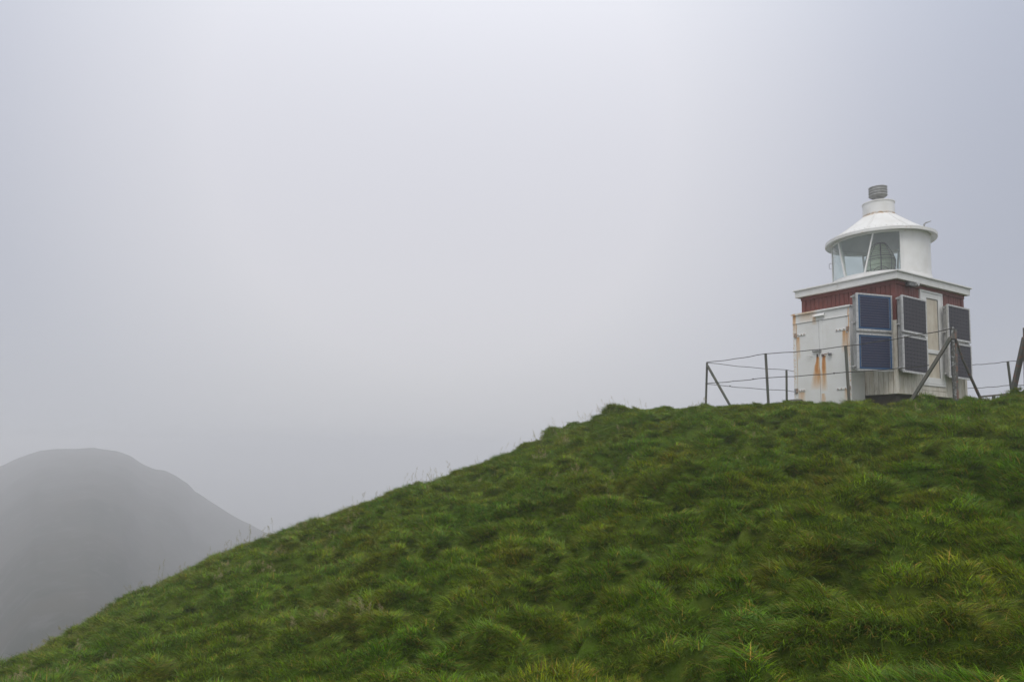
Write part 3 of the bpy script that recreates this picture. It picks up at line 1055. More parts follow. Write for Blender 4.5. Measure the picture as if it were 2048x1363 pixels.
def wl(s, z, dpt=0.0):       # world point beside the lantern axis -> lantern local
    return lamt.inverted() @ (CW + lat * s + vdir * dpt + Vector((0, 0, P0.z + z)))


MB().tube([wl(0.94, 4.10), wl(0.965, 4.19), wl(0.985, 4.26), wl(1.01, 4.285), wl(1.06, 4.295), wl(1.125, 4.315)], [0.024, 0.024, 0.02, 0.017, 0.013, 0.012], 10).build('hook_pipe', M['galv'], ROOF, smooth=True, matrix=lamt)
MB().lathe([(0.0, 0.0), (0.03, 0.0), (0.03, 0.03), (0, 0.035)], 12, c=tuple(wl(0.90, 4.115))).build('pipe_socket', M['rustmetal'], ROOF, matrix=lamt)
for (s0, zc) in ((-1.10, 3.44),):
    p = [wl(s0, zc + 0.075), wl(s0 - 0.05, zc + 0.075), wl(s0 - 0.068, zc + 0.055), wl(s0 - 0.068, zc - 0.045), wl(s0 - 0.05, zc - 0.065), wl(s0, zc - 0.065)]
    lanp(MB().tube(p, 0.007, 8), 'handle', M['alu'], smooth=True)
    lanp(MB().box(-0.012, 0.012, -0.008, 0.008, -0.12, 0.12, mat=Matrix.Translation(wl(s0 + 0.005, zc))), 'handle_plate', M['alu'])
t = rad(147)
p = Vector((math.cos(t) * (DR + 0.02), math.sin(t) * (DR + 0.02), 0.46)); er = Vector((math.cos(t), math.sin(t), 0))
lanp(MB().tube([p + Vector((0, 0, .09)), p + er * .05 + Vector((0, 0, .09)), p + er * .065 + Vector((0, 0, .07)), p + er * .065 - Vector((0, 0, .04)), p + er * .05 - Vector((0, 0, .06)), p - Vector((0, 0, .06))], 0.006, 8), 'handle', M['alu'], smooth=True)

# ------------------------------------------------------------------ the lens inside
lens = empty('lantern_lens', lamt, 'greenish beehive lens in a dark frame inside the glazed lantern', 'lens')
prof = [(-0.02, 0.27), (0.28, 0.315), (0.42, 0.325), (0.52, 0.315), (0.62, 0.272), (0.72, 0.222), (0.82, 0.165), (0.895, 0.115)]


def lr(z):
    return float(np.interp(z, [p[0] for p in prof], [p[1] for p in prof]))


zb = 0.0
k = 0
while zb < 0.87:
    h = 0.055 if not (0.20 < zb < 0.42) else 0.11
    r0, r1 = lr(zb), lr(zb + h)
    MB().lathe([(r0 - 0.05, zb + 0.004), (r0, zb + 0.006), ((r0 + r1) / 2 + 0.012, zb + h * 0.5), (r1, zb + h - 0.006), (r1 - 0.05, zb + h - 0.004)], 32, close=True).build('prism_ring', M['lens'], lens, smooth=True)
    zb += h
for q in range(8):
    t = rad(q * 45 - 147)
    pts = [(math.cos(t) * (lr(z) + 0.012), math.sin(t) * (lr(z) + 0.012), z) for z in np.linspace(-0.02, 0.90, 12)]
    MB().tube(pts, 0.013 if q % 2 == 0 else 0.007, 6).build('frame_rib', M['lead'], lens, smooth=True)
for z in (0.02, 0.17, 0.47, 0.54, 0.895):
    r = lr(z) + 0.016
    MB().lathe([(r - 0.012, z - 0.007), (r + 0.003, z - 0.007), (r + 0.003, z + 0.007), (r - 0.012, z + 0.007)], 32, close=True).build('frame_hoop', M['lead'], lens)
for q in range(4):          # arched bullseye frames low on the drum
    for rr in (0.24, 0.17, 0.11):
        tc_ = rad(q * 90 - 147)
        pts = []
        for s in range(13):
            a_ = math.pi * s / 12
            u = math.cos(a_) * rr; z = 0.02 + math.sin(a_) * rr * 1.0
            t = tc_ + u / 0.33
            pts.append((math.cos(t) * (lr(z) + 0.014), math.sin(t) * (lr(z) + 0.014), z))
        MB().tube(pts, 0.006, 6).build('bullseye_hoop', M['darksteel'], lens, smooth=True)
MB().lathe([(0, 0.89), (0.10, 0.895), (0.118, 0.90), (0.118, 0.915), (0.05, 0.93), (0, 0.93)], 32).build('cap', M['darksteel'], lens, smooth=True)
MB().lathe([(0.30, -0.002), (0.30, 0.01), (0.2, 0.012)], 32).build('base', M['darksteel'], lens)

# ------------------------------------------------------------------ floodlight under the eave
fl = empty('floodlight', HMAT @ Matrix.Translation((0.56, -0.10, 2.505)), 'small grey floodlight fixed under the eave left of the door', 'floodlight')
MB().box(-0.20, 0.02, -0.035, 0.05, -0.06, 0.02).build('box', M['lead'], fl, bevel=0.006)
MB().box(0.04, 0.17, -0.05, 0.05, -0.045, 0.05).build('housing', M['galv'], fl, bevel=0.01)
MB().tube([(0.0, 0, 0.02), (0.03, 0, 0.06), (0.06, 0, 0.05)], 0.012, 8).build('bracket', M['lead'], fl)
MB().lathe([(0, 0), (0.038, 0), (0.042, 0.03), (0, 0.035)], 16).build('lens_cover', M['alu'], fl, matrix=HMAT @ Matrix.Translation((0.665, -0.148, 2.505)) @ Matrix.Rotation(math.pi / 2, 4, 'X'))

# ------------------------------------------------------------------ steel cabinet
cab = empty('steel_cabinet', HMAT @ Matrix.Translation((-0.551, 0, 0)), 'tall white steel cabinet with rust streaked double doors standing against the red hut', 'cabinet')
CB = -0.45
Y0, Y1 = 0.76, 2.25


def cp(mb, name, mat, parent=None, **k):
    return mb.build(name, mat, parent or cab, **k)


body = MB().box(0.02, 0.525, Y0, Y1, CB, 2.02)
cp(body, 'body', M['cabinet'], bevel=0.006)
cp(MB().box(-0.035, 0.540, Y0 - 0.03, Y1 + 0.03, 2.021, 2.045).box(-0.035, -0.028, Y0 - 0.03, Y1 + 0.03, 2.005, 2.021), 'top_flashing', M['cabinet'])
cp(MB().box(0.0, 0.0195, Y0, Y1, 1.815, 2.005).box(-0.012, 0.0195, Y0, Y1, 1.800, 1.8148), 'header', M['cabinet'], bevel=0.002)
cp(MB().box(0.0, 0.0195, Y0, 0.828, CB, 1.7995), 'jamb', M['cabinet'], bevel=0.003)
cp(MB().box(0.0, 0.0195, 2.157, Y1, CB, 1.7995), 'jamb', M['cabinet'], bevel=0.003)
dr_r = cp(MB().box(0.004, 0.0195, 0.834, 1.536, CB + 0.02, 1.794), 'door', M['cabinet'], bevel=0.003)
dr_l = cp(MB().box(0.004, 0.0195, 1.550, 2.151, CB + 0.02, 1.794), 'door', M['cabinet'], bevel=0.003)
MB().box(-0.002, 0.0038, 1.445, 1.536, CB + 0.02, 1.794).build('cover_strip', M['cabinet'], dr_r)
# weather hood
hv = [(0.0, 1.37, 1.965), (0.0, 1.66, 1.935), (0.0, 1.37, 1.895), (0.0, 1.68, 1.895), (-0.07, 1.36, 1.905), (-0.07, 1.68, 1.893), (-0.07, 1.36, 1.888), (-0.07, 1.68, 1.885)]
hood = MB().add([(-0.001, 1.39, 1.965), (-0.001, 1.64, 1.965), (-0.07, 1.67, 1.905), (-0.07, 1.36, 1.905), (-0.001, 1.39, 1.89), (-0.001, 1.64, 1.89), (-0.07, 1.67, 1.888), (-0.07, 1.36, 1.888)],
                [(0, 3, 2, 1), (3, 7, 6, 2), (0, 4, 7, 3), (1, 2, 6, 5), (4, 5, 6, 7)])
cp(hood, 'vent_hood', M['cabinet'])


def hinge(door, yk, yt, z):
    s = 1 if yt > yk else -1
    a, b = min(yk + s * 0.05, yt), max(yk + s * 0.05, yt)
    h = MB().box(-0.012, 0.0035, a, b, z - 0.022, z + 0.022)
    h.build('hinge', M['cabinet'], door, bevel=0.004)
    kn = MB().tube([(-0.012, yk, z - 0.055), (-0.012, yk, z + 0.055)], 0.018, 10).box(-0.018, 0.0, yk - 0.045 if s > 0 else yk - 0.01, yk + 0.01 if s > 0 else yk + 0.045, z - 0.05, z + 0.05)
    kn.build('hinge_knuckle', M['rustmetal'], door)
    for q in (0.25, 0.6, 0.88):
        yy = yk + (yt - yk) * q
        MB().lathe([(0, 0.012), (0.013, 0.010), (0.013, 0.0)], 8).build('bolt', M['rustmetal'], door, matrix=cab.matrix_world @ Matrix.Translation((-0.012, yy, z)) @ Matrix.Rotation(-math.pi / 2, 4, 'Y'))


bpy.context.view_layer.update()
hinge(dr_r, 0.825, 1.11, 1.50); hinge(dr_r, 0.825, 1.12, 0.14)
hinge(dr_l, 2.165, 1.90, 1.515); hinge(dr_l, 2.165, 1.94, 0.165)
MB().box(-0.02, 0.004, 2.165, 2.235, 0.10, 0.22).build('hinge_plate', M['galv'], dr_l, bevel=0.004)
cp(MB().tube([(-0.03, 1.515, 1.07), (-0.03, 1.705, 1.075)], 0.022, 10).box(-0.035, 0.0, 1.49, 1.53, 1.035, 1.105), 'slide_bolt', M['galv'])
MB().box(-0.03, 0.0, 1.575, 1.605, 0.935, 1.0).build('staple', M['darksteel'], dr_l)
MB().tube([(0.0, 1.75, 0.965), (-0.04, 1.76, 0.97), (-0.045, 1.84, 0.985)], 0.010, 8).build('handle', M['cabinet'], dr_l)
MB().box(-0.03, -0.002, 1.425, 1.475, 0.935, 0.985).build('staple', M['darksteel'], dr_r)
MB().beam((-0.025, 1.45, 0.965), (-0.03, 1.30, 0.985), 0.012, 0.02).build('hasp', M['rustmetal'], dr_r)
MB().box(-0.055, -0.02, 1.215, 1.285, 0.925, 0.985, mat=Matrix.Translation((0, 0, 0))).tube([(-0.037, 1.27, 0.985), (-0.037, 1.285, 1.005), (-0.037, 1.305, 0.985)], 0.006, 6).build('padlock', M['lead'], dr_r, bevel=0.005)

# ------------------------------------------------------------------ solar panels and their racks


def panel_frame(lx, ly, z, yaw, tilt, roll):
    d = Vector((math.cos(yaw), math.sin(yaw), 0)); n = Vector((d.y, -d.x, 0))
    u = Vector((0, 0, 1)) * math.cos(tilt) - n * math.sin(tilt)
    D = d * math.cos(roll) - u * math.sin(roll); U = u * math.cos(roll) + d * math.sin(roll)
    Yv = U.cross(D)
    R = Matrix((D, Yv, U)).transposed().to_4x4()
    return Matrix.Translation((lx, ly, z)) @ R       # origin: top left corner of the pair, x right, y towards the wall, z up


def solar_panel(mat_local, w, h, kind, label, group):
    root = empty('solar_panel', HMAT @ mat_local @ Matrix.Translation((0, 0, -h)), label, 'solar panel', group)
    fwid = 0.035
    f = MB()
    f.box(0, w, 0, 0.035, 0, fwid + (0.01 if kind else 0)).box(0, w, 0, 0.035, h - fwid, h)
    f.box(0, fwid, 0.0, 0.035, fwid + 0.01, h - fwid).box(w - fwid, w, 0.0, 0.035, fwid + 0.01, h - fwid)
    f.build('frame', M['alu'], root)
    bl = MB()
    for q in range(9):
        x = 0.06 + (w - 0.12) * q / 8
        for z in (0.012, h - 0.012):
            bl.box(x - 0.004, x + 0.004, -0.004, 0.0, z - 0.004, z + 0.004)
    for q in range(7):
        z = 0.06 + (h - 0.12) * q / 6
        for x in (0.012, w - 0.012):
            bl.box(x - 0.004, x + 0.004, -0.004, 0.0, z - 0.004, z + 0.004)
    tag(bl.build('frame_bolts', M['galv'], root), kind='stuff')
    ix0, ix1, iz0, iz1 = fwid, w - fwid, fwid + 0.01, h - fwid
    if kind == 0:
        MB().box(ix0, ix1, 0.010, 0.03, iz0, iz1).build('back_sheet', M['blue_back'], root)
        a, b, c, d = ix0 + 0.055, ix1 - 0.055, iz0 + 0.035, iz1 - 0.035
        rows = 12
        rh = (d - c) / rows
        for q in range(rows):
            MB().box(a + 0.012, b - 0.012, 0.0075, 0.0098, c + q * rh + 0.0005, c + (q + 1) * rh - 0.0005).build('cell_row', M['cell_blue'], root)
        ln = MB()
        for q in range(1, rows + 1):
            ln.box(a + 0.012, b - 0.012, 0.0060, 0.0072, c + q * rh - 0.006, c + q * rh - 0.0035)
        for x in (a + 0.002, b - 0.006):
            for q in range(3):
                zz0 = c + q * (d - c) / 3 + 0.01; ln.box(x, x + 0.007, 0.0060, 0.0090, zz0, zz0 + (d - c) / 3 - 0.02)
        ln.build('contact_lines', M['cell_line'], root)
    else:
        MB().box(ix0, ix1, 0.010, 0.03, iz0, iz1).build('back_sheet', M['cell_line'], root)
        nc, nr = 7, 9
        cw, ch = (ix1 - ix0) / nc, (iz1 - iz0) / nr
        base = None
        for q in range(nc):
            for r in range(nr):
                g = 0.0018; k_ = 0.007
                x0, x1, z0_, z1_ = g, cw - g, 0.0010, ch - 0.0010
                if base is None:
                    pts = [(x0 + k_, z0_), (x1 - k_, z0_), (x1, z0_ + k_), (x1, z1_ - k_), (x1 - k_, z1_), (x0 + k_, z1_), (x0, z1_ - k_), (x0, z0_ + k_)]
                    vs = [(x, 0.008, z) for x, z in pts] + [(x, 0.0095, z) for x, z in pts]
                    fs = [tuple(range(8)), tuple(range(15, 7, -1))] + [(i, (i + 1) % 8, 8 + (i + 1) % 8, 8 + i)[::-1] for i in range(8)]
                    base = MB().add(vs, fs).build('cell', M['cell_dark'], root)
                    base.location = (ix0, 0, iz0)
                else:
                    c2 = base.copy(); COL.objects.link(c2); c2.parent = root; c2.location = (ix0 + q * cw, 0, iz0 + r * ch)
        ln = MB()
        for q in range(nc):
            for f_ in (0.33, 0.67):
                x = ix0 + (q + f_) * cw
                ln.box(x - 0.0010, x + 0.0010, 0.0066, 0.0076, iz0, iz1)
        ln.build('contact_lines', M['cell_line'], root)
    return root


def rack(mat_local, w, H, label, depth, arms):
    root = empty('mounting_rack', HMAT @ mat_local @ Matrix.Translation((0, 0, -H)), label, 'rack', 'racks behind the solar panels')
    for x in (0.015, w - 0.045):
        MB().box(x, x + 0.006, 0.04, depth, 0.05, H - 0.03).box(x, x + 0.03, depth, depth + 0.005, 0.05, H - 0.03).build('side_plate', M['galv'], root)
    for z in (0.045, H * 0.5, H - 0.04):
        MB().box(0.0, w, 0.037, 0.065, z - 0.018, z + 0.018).build('cross_bar', M['galv'], root)
    for z in (0.10, H * 0.62, H - 0.08):
        MB().box(-0.07, 0.014, 0.07, 0.11, z - 0.014, z + 0.014).build('lug', M['alu'], root)
    for (x, z, ln) in arms:
        MB().box(x, x + 0.035, depth + 0.005, depth + ln, z, z + 0.035).build('arm', M['galv'], root)
    return root


specs = [
    ('blue', (-1.147, 0.200, 2.152, -0.18, -0.031, -0.023), 1.055, 0.821, 0.055, 0,
     'upper blue solar panel beside the white cabinet', 'lower blue solar panel beside the white cabinet', 'grey rack carrying the blue solar panels at the hut corner', 0.13, [(0.75, 0.12, 0.50), (0.75, 1.5, 0.50)]),
    ('mid', (-0.087, -0.200, 2.167, -0.033, 0.007, 0.025), 0.947, 0.828, 0.063, 1,
     'upper dark solar panel between hut corner and door', 'lower dark solar panel between hut corner and door', 'grey rack behind the dark solar panels left of the door', 0.12, [(0.16, 0.2, 0.06), (0.16, 1.4, 0.06), (0.82, 0.2, 0.07), (0.82, 1.4, 0.07)]),
    ('far', (1.851, -0.200, 2.182, -0.051, 0.011, 0.023), 0.939, 0.841, 0.059, 1,
     'upper dark solar panel on the far side of the door', 'lower dark solar panel on the far side of the door, behind the braced post', 'grey rack behind the dark solar panels right of the door', 0.12, [(0.16, 0.2, 0.06), (0.16, 1.4, 0.06), (0.82, 0.2, 0.09), (0.82, 1.4, 0.09)]),
]
for nm, a, w, h, gap, kind, lab1, lab2, labr, dep, arms in specs:
    pm = panel_frame(*a)
    solar_panel(pm, w, h, kind, lab1, 'solar panels around the hut')
    solar_panel(pm @ Matrix.Translation((0, 0, -(h + gap))), w, h, kind, lab2, 'solar panels around the hut')
    rack(pm, w, 2 * h + gap, labr, dep, arms)

# ------------------------------------------------------------------ fence
fpos = {}


def P(px, py, d):
    return at(px, py, d)


fe = empty('wire_fence', Matrix.Translation(P(1412, 808, 18.4)), 'two strand wire fence on green weathered posts round the lighthouse hut', 'fence')
finv = Matrix.Translation(-P(1412, 808, 18.4))


def fpart(mb, name, mat, **k):
    mb.v = [tuple(finv @ Vector(v)) for v in mb.v]
    return mb.build(name, mat, fe, **k)


def down(p, q, zextra=0.35):
    """extend the line p->q until it is below the ground"""
    d = (q - p)
    d = d / abs(d.z)
    g = gz(q.x, q.y)
    return p + d * (p.z - (g - zextra))


def angle_post(p, q, w, mat, name='post'):
    b = down(p, q)
    mb = MB().beam(p, b, w, w * 0.22)
    mb.beam(p + Vector((w * 0.45, w * 0.35, 0)), b + Vector((w * 0.45, w * 0.35, 0)), w * 0.2, w * 0.8)
    return fpart(mb, name, mat)


posts = {}
angle_post(P(1413, 725, 18.4), P(1410.5, 808, 18.4), 0.055, M['post'])
angle_post(P(1530, 706.5, 16.8), P(1535.5, 805, 16.8), 0.062, M['post'])
angle_post(P(1690, 691, 15.1), P(1697, 800, 15.1), 0.062, M['post'])
angle_post(P(1572, 740, 20.1), P(1572.5, 803, 20.1), 0.06, M['post'])
angle_post(P(2015, 722, 17.5), P(2022, 778, 17.5), 0.06, M['post'])
# corner post of two irons
fpart(MB().beam(P(1904, 654, 13.3), down(P(1904, 654, 13.3), P(1909.5, 797, 13.3)), 0.05, 0.05), 'post', M['postgrey'], bevel=0.006)
fpart(MB().beam(P(1910.5, 658, 13.32), down(P(1910.5, 658, 13.32), P(1914.5, 797, 13.32)), 0.03, 0.045), 'post', M['postrust'], bevel=0.004)
fpart(MB().box(-0.05, 0.05, -0.035, -0.028, -0.05, 0.05, mat=Matrix.Translation(P(1905, 672, 13.3))), 'joint_plate', M['postrust'])
fpart(MB().beam(P(2052, 655, 12.7), down(P(2052, 655, 12.7), P(2055, 797, 12.7)), 0.07, 0.07), 'post', M['postrust'])
# braces
fpart(MB().beam(P(1414.5, 730, 18.36), down(P(1414.5, 730, 18.36), P(1461, 812, 17.9), 0.15), 0.07, 0.045), 'brace', M['post'], bevel=0.006)
fpart(MB().beam(P(1902, 674, 13.24), down(P(1902, 674, 13.24), P(1829, 790, 13.8), 0.15), 0.058, 0.058), 'brace', M['post'], bevel=0.006)
fpart(MB().tube([P(1912, 678, 13.28), P(1925, 717, 13.4), P(1956, 786, 13.7), P(1964, 803, 13.75)], [0.019, 0.022, 0.028, 0.028], 8), 'brace', M['postrust'], smooth=True)
fpart(MB().beam(P(2050, 674, 12.68), down(P(2050, 674, 12.68), P(2026, 783, 13.0), 0.15), 0.085, 0.06), 'brace', M['postrust'], bevel=0.006)


def wire(pts, sag=0.02, r=0.0075):
    out = []
    for a_, b_ in zip(pts[:-1], pts[1:]):
        for q in range(8):
            f = q / 8
            p = a_.lerp(b_, f)
            p.z -= sag * 4 * f * (1 - f)
            p.z += 0.006 * math.sin(f * 17 + a_.x)
            out.append(p)
    out.append(pts[-1])
    fpart(MB().tube(out, r, 6), 'wire', M['wire'], smooth=True)


angle_post(P(2100, 713, 16.4), P(2106, 778, 16.4), 0.07, M['post'])
BX = at(1669, 738, 21.35)
wire([P(1903.5, 657, 13.26), P(1690, 692, 15.06), P(1530, 707, 16.76), P(1413, 724, 18.36)], 0.02, 0.0085)
wire([P(1858, 730.5, 13.6), P(1693, 744, 15.06), P(1532, 755, 16.76), P(1411, 766.5, 18.36)], 0.012, 0.0085)
wire([P(1413, 724.5, 18.4), P(1572, 739.5, 20.1), P(1669, 751, 21.35)], 0.02)
wire([P(1411, 767, 18.4), P(1572, 780.5, 20.1), P(1669, 789, 21.35)], 0.02)
wire([P(1669, 751, 21.35), P(1945, 729, 18.4), P(2015, 722.5, 17.45), P(2100, 714, 16.4)], 0.015)
wire([P(1669, 789, 21.35), P(1934, 776, 18.5), P(2018, 770, 17.45), P(2100, 766, 16.4)], 0.015)
for p in (P(1506, 757.5, 17.05), P(1460, 771.5, 18.9), P(1668, 746, 15.3)):
    fpart(MB().lathe([(0, -0.02), (0.016, -0.012), (0.016, 0.012), (0, 0.02)], 6, c=tuple(p)), 'wire_knot', M['wire'])

# low wooden rail beyond the crest
rl = empty('low_rail', Matrix.Translation(P(1972, 791, 16.0)), 'low weathered wooden rail beyond the grass crest by the path', 'rail')
ri = Matrix.Translation(-P(1972, 791, 16.0))


def rpart(mb, name, mat):
    mb.v = [tuple(ri @ Vector(v)) for v in mb.v]
    return mb.build(name, mat, rl)


rpart(MB().beam(P(1960, 793, 16.1), P(2090, 780.5, 15.1), 0.05, 0.035), 'rail', M['railwood'])
for px_, py_, d_ in ((1987, 789.5, 15.9), (2046, 784.5, 15.4)):
    p = P(px_, py_, d_)
    rpart(MB().beam(p, Vector((p.x, p.y, gz(p.x, p.y) - 0.3)), 0.045, 0.045), 'stub_post', M['railwood'])

# rock behind the cabinet's foot


def rock(center, size, seed, label):
    import bmesh
    bm = bmesh.new()
    bmesh.ops.create_icosphere(bm, subdivisions=4, radius=1.0)
    r = np.random.default_rng(seed)
    dirs = r.normal(size=(22, 3)); dirs /= np.linalg.norm(dirs, axis=1)[:, None]
    offs = r.uniform(0.72, 0.98, 22)
    for v in bm.verts:
        c = np.array(v.co)
        k = np.min(offs / np.maximum(dirs @ c, 1e-3))
        c = c * min(1.0, k)
        v.co = Vector((c[0] * size[0], c[1] * size[1], c[2] * size[2]))
    me = bpy.data.meshes.new('rock'); bm.to_mesh(me); bm.free()
    me.materials.append(M['rock'])
    o = bpy.data.objects.new('rock', me); COL.objects.link(o); o.location = center
    tag(o, label, 'rock')
    return o


p = P(1579, 802, 16.6)
rock(Vector((p.x + 0.12, p.y, p.z - 0.085)), (0.26, 0.3, 0.17), 3, 'dark rounded rock half buried at the left foot of the cabinet')
p = P(1785, 801, 15.5)

# ------------------------------------------------------------------ grass
VIS = Matrix.Identity(4)


def tuft_mesh(name, n, rad_, lmin, lmax, wid, lean, spread, seed, segs=4, stiff=0.0):
    r = np.random.default_rng(seed)
    V = []; Fc = []; AL = []; BL = []
    for i in range(n):
        q = rad_ * math.sqrt(r.random()); t = r.random() * 2 * math.pi
        bx, by = q * math.cos(t), q * math.sin(t)
        Lb = r.uniform(lmin, lmax)
        az = r.normal(0, spread)
        th = abs(r.normal(lean, 0.25))        # start tilt from the vertical
        bend = r.uniform(0.5, 1.5) * (1 - stiff)
        w = wid * r.uniform(0.7, 1.25)
        fa = r.random() * math.pi             # facing
        p = np.array([bx, by, -0.03])
        b0 = len(V); val = r.random()
        for s in range(segs + 1):
            f = s / segs
            ang = th + bend * f
            d = np.array([math.sin(ang) * math.cos(az), math.sin(ang) * math.sin(az), math.cos(ang)])
            side = np.array([-math.sin(az + fa * 0.5), math.cos(az + fa * 0.5), 0.0])
            ww = w * (1 - f ** 1.6) * 0.5 * (0.75 + 0.5 * min(f * 3, 1))
            if s < segs:
                V.append(p - side * ww); V.append(p + side * ww); AL += [f, f]; BL += [val, val]
            else:
                V.append(p.copy()); AL.append(1.0); BL.append(val)
            p = p + d * Lb / segs
        for s in range(segs - 1):
            a = b0 + 2 * s
            Fc.append((a, a + 1, a + 3, a + 2))
        a = b0 + 2 * (segs - 1)
        Fc.append((a, a + 1, a + 2))
    me = bpy.data.meshes.new(name)
    me.from_pydata([tuple(v) for v in V], [], Fc)
    for nm_, dat in (('along', AL), ('blade', BL)):
        at_ = me.attributes.new(nm_, 'FLOAT', 'POINT'); at_.data.foreach_set('value', dat)
    me.polygons.foreach_set('use_smooth', [True] * len(me.polygons))
    me.materials.append(M['blade'])
    return me


def seed_mesh(name, n, seed, hmin=0.22, hmax=0.42):
    """flowering stems with airy panicles"""
    r = np.random.default_rng(seed)
    V = []; Fc = []; AL = []; BL = []

    def tri(p, d, u, l, w, val):
        b = len(V)
        V.extend([p - u * w, p + u * w, p + d * l]); Fc.append((b, b + 1, b + 2)); AL.extend([0, 0, 1]); BL.extend([val] * 3)
    for i in range(n):
        p = np.array([r.normal(0, 0.05), r.normal(0, 0.05), 0.0])
        az = r.random() * 6.28; h = r.uniform(hmin, hmax); ln = r.uniform(0.1, 0.7)
        prev = p
        pts = [p]
        for s in range(1, 6):
            f = s / 5; ang = ln * f
            prev = prev + np.array([math.sin(ang) * math.cos(az), math.sin(ang) * math.sin(az), math.cos(ang)]) * h / 5
            pts.append(prev)
        for s in range(5):
            for u in (np.array([1, 0, 0]), np.array([0, 1, 0])):
                b = len(V); w = 0.0011
                V.extend([pts[s] - u * w, pts[s] + u * w, pts[s + 1] + u * w, pts[s + 1] - u * w])
                Fc.append((b, b + 1, b + 2, b + 3)); AL.extend([0] * 4); BL.extend([0.6] * 4)
        for q in range(26):
            f = r.uniform(0.62, 1.0)
            k = f * 5; a_ = int(min(k, 4.999)); pp = pts[a_] + (pts[min(a_ + 1, 5)] - pts[a_]) * (k - a_)
            w_ = 0.028 * (1.05 - f) / 0.4 + 0.005
            off = r.normal(0, 1, 3); off = off / np.linalg.norm(off) * w_ * r.uniform(0.3, 1)
            off[2] = abs(off[2]) * 0.7
            d = off / (np.linalg.norm(off) + 1e-6) * 0.5 + np.array([0, 0, 0.8]); d /= np.linalg.norm(d)
            u = r.normal(0, 1, 3); u /= np.linalg.norm(u)
            tri(pp + off, d, u, r.uniform(0.010, 0.020), 0.0032, r.uniform(0, 0.25))
    me = bpy.data.meshes.new(name)
    me.from_pydata([tuple(v) for v in V], [], Fc)
    for nm_, dat in (('along', AL), ('blade', BL)):
        at_ = me.attributes.new(nm_, 'FLOAT', 'POINT'); at_.data.foreach_set('value', dat)
    me.materials.append(M['seed'])
    return me


def proto_collection(name, meshes):
    c = bpy.data.collections.new(name)
    for i, me in enumerate(meshes):
        c.objects.link(bpy.data.objects.new('%s_%03d' % (name, i), me))
    return c


def scatter_object(name, pts, rot, scl, idx, coll, material, label):
    me = bpy.data.meshes.new(name)
    me.vertices.add(len(pts)); me.vertices.foreach_set('co', pts.astype(np.float32).ravel())
    a = me.attributes.new('rot', 'FLOAT_VECTOR', 'POINT'); a.data.foreach_set('vector', rot.astype(np.float32).ravel())
    a = me.attributes.new('scl', 'FLOAT_VECTOR', 'POINT'); a.data.foreach_set('vector', scl.astype(np.float32).ravel())
    a = me.attributes.new('idx', 'INT', 'POINT'); a.data.foreach_set('value', idx.astype(np.int32))
    me.update()
    o = bpy.data.objects.new(name, me); COL.objects.link(o)
    ng = bpy.data.node_groups.new(name, 'GeometryNodeTree')
    ng.interface.new_socket('Geometry', in_out='INPUT', socket_type='NodeSocketGeometry')
    ng.interface.new_socket('Geometry', in_out='OUTPUT', socket_type='NodeSocketGeometry')
    N_ = ng.nodes
    gi = N_.new('NodeGroupInput'); go = N_.new('NodeGroupOutput')
    ci = N_.new('GeometryNodeCollectionInfo'); ci.inputs[0].default_value = coll
    ci.inputs['Separate Children'].default_value = True; ci.inputs['Reset Children'].default_value = True
    ip = N_.new('GeometryNodeInstanceOnPoints')
    ip.inputs['Pick Instance'].default_value = True

    def na(nm_, t):
        n = N_.new('GeometryNodeInputNamedAttribute'); n.data_type = t; n.inputs['Name'].default_value = nm_
        return n.outputs['Attribute']
    lk = ng.links.new
    lk(gi.outputs[0], ip.inputs['Points']); lk(ci.outputs[0], ip.inputs['Instance'])
    lk(na('idx', 'INT'), ip.inputs['Instance Index'])
    lk(na('rot', 'FLOAT_VECTOR'), ip.inputs['Rotation'])
    lk(na('scl', 'FLOAT_VECTOR'), ip.inputs['Scale'])
    lk(ip.outputs[0], go.inputs[0])
    md = o.modifiers.new('scatter', 'NODES'); md.node_group = ng
    tag(o, label, None, None, 'stuff')
    return o


def in_view(x, y, z, mx_=1.18, d0=1.5):
    X = np.cos(PITCH) * y + np.sin(PITCH) * z
    u = F * x / np.maximum(X, 0.1)
    v = CY - F * (-np.sin(PITCH) * y + np.cos(PITCH) * z) / np.maximum(X, 0.1)
    return (np.abs(x) < y * 0.74 + 3.2) & (y > 1.2)


def candidates(density_fn, dmax, seed):
    r = np.random.default_rng(seed)
    A = (31.0, 26.0); n = int(A[0] * A[1] * dmax)
    x = r.uniform(-13.5, 17.5, n); y = r.uniform(1.0, 27.0, n)
    d = np.hypot(x, y)
    keep = r.random(n) < density_fn(x, y, d) / dmax
    x, y = x[keep], y[keep]
    z = ground(x, y)
    k = in_view(x, y, z)
    # nothing grows inside the cabinet or under the hut
    lx = (x - P0.x) * math.cos(HA) + (y - P0.y) * math.sin(HA)
    ly = -(x - P0.x) * math.sin(HA) + (y - P0.y) * math.cos(HA)
    inside = (lx > -0.05) & (lx < L2 + 0.05) & (ly > 0.0) & (ly < L1) | (lx > -0.56) & (lx < 0.1) & (ly > 0.74) & (ly < 2.3)
    k &= ~inside
    k &= ~((y > 21.5) & (x > -1))
    # hidden far side of the crest: keep only what can be seen over it
    return x[k], y[k], z[k], r


protos = [tuft_mesh('tuft', 80, 0.08, 0.05, 0.12, 0.0046, 0.70, 0.8, s) for s in range(1, 5)]
protos += [tuft_mesh('tuft', 80, 0.07, 0.08, 0.17, 0.0046, 0.95, 0.5, s) for s in range(5, 8)]       # long, lying over
protos += [tuft_mesh('tuft', 70, 0.09, 0.03, 0.08, 0.0044, 0.6, 1.6, s) for s in range(8, 10)]      # short, all ways
gcoll = proto_collection('grass_tuft', protos)


def dens(x, y, d):
    return np.where(d < 6, 470.0, np.where(d < 10, 400.0, 270.0))


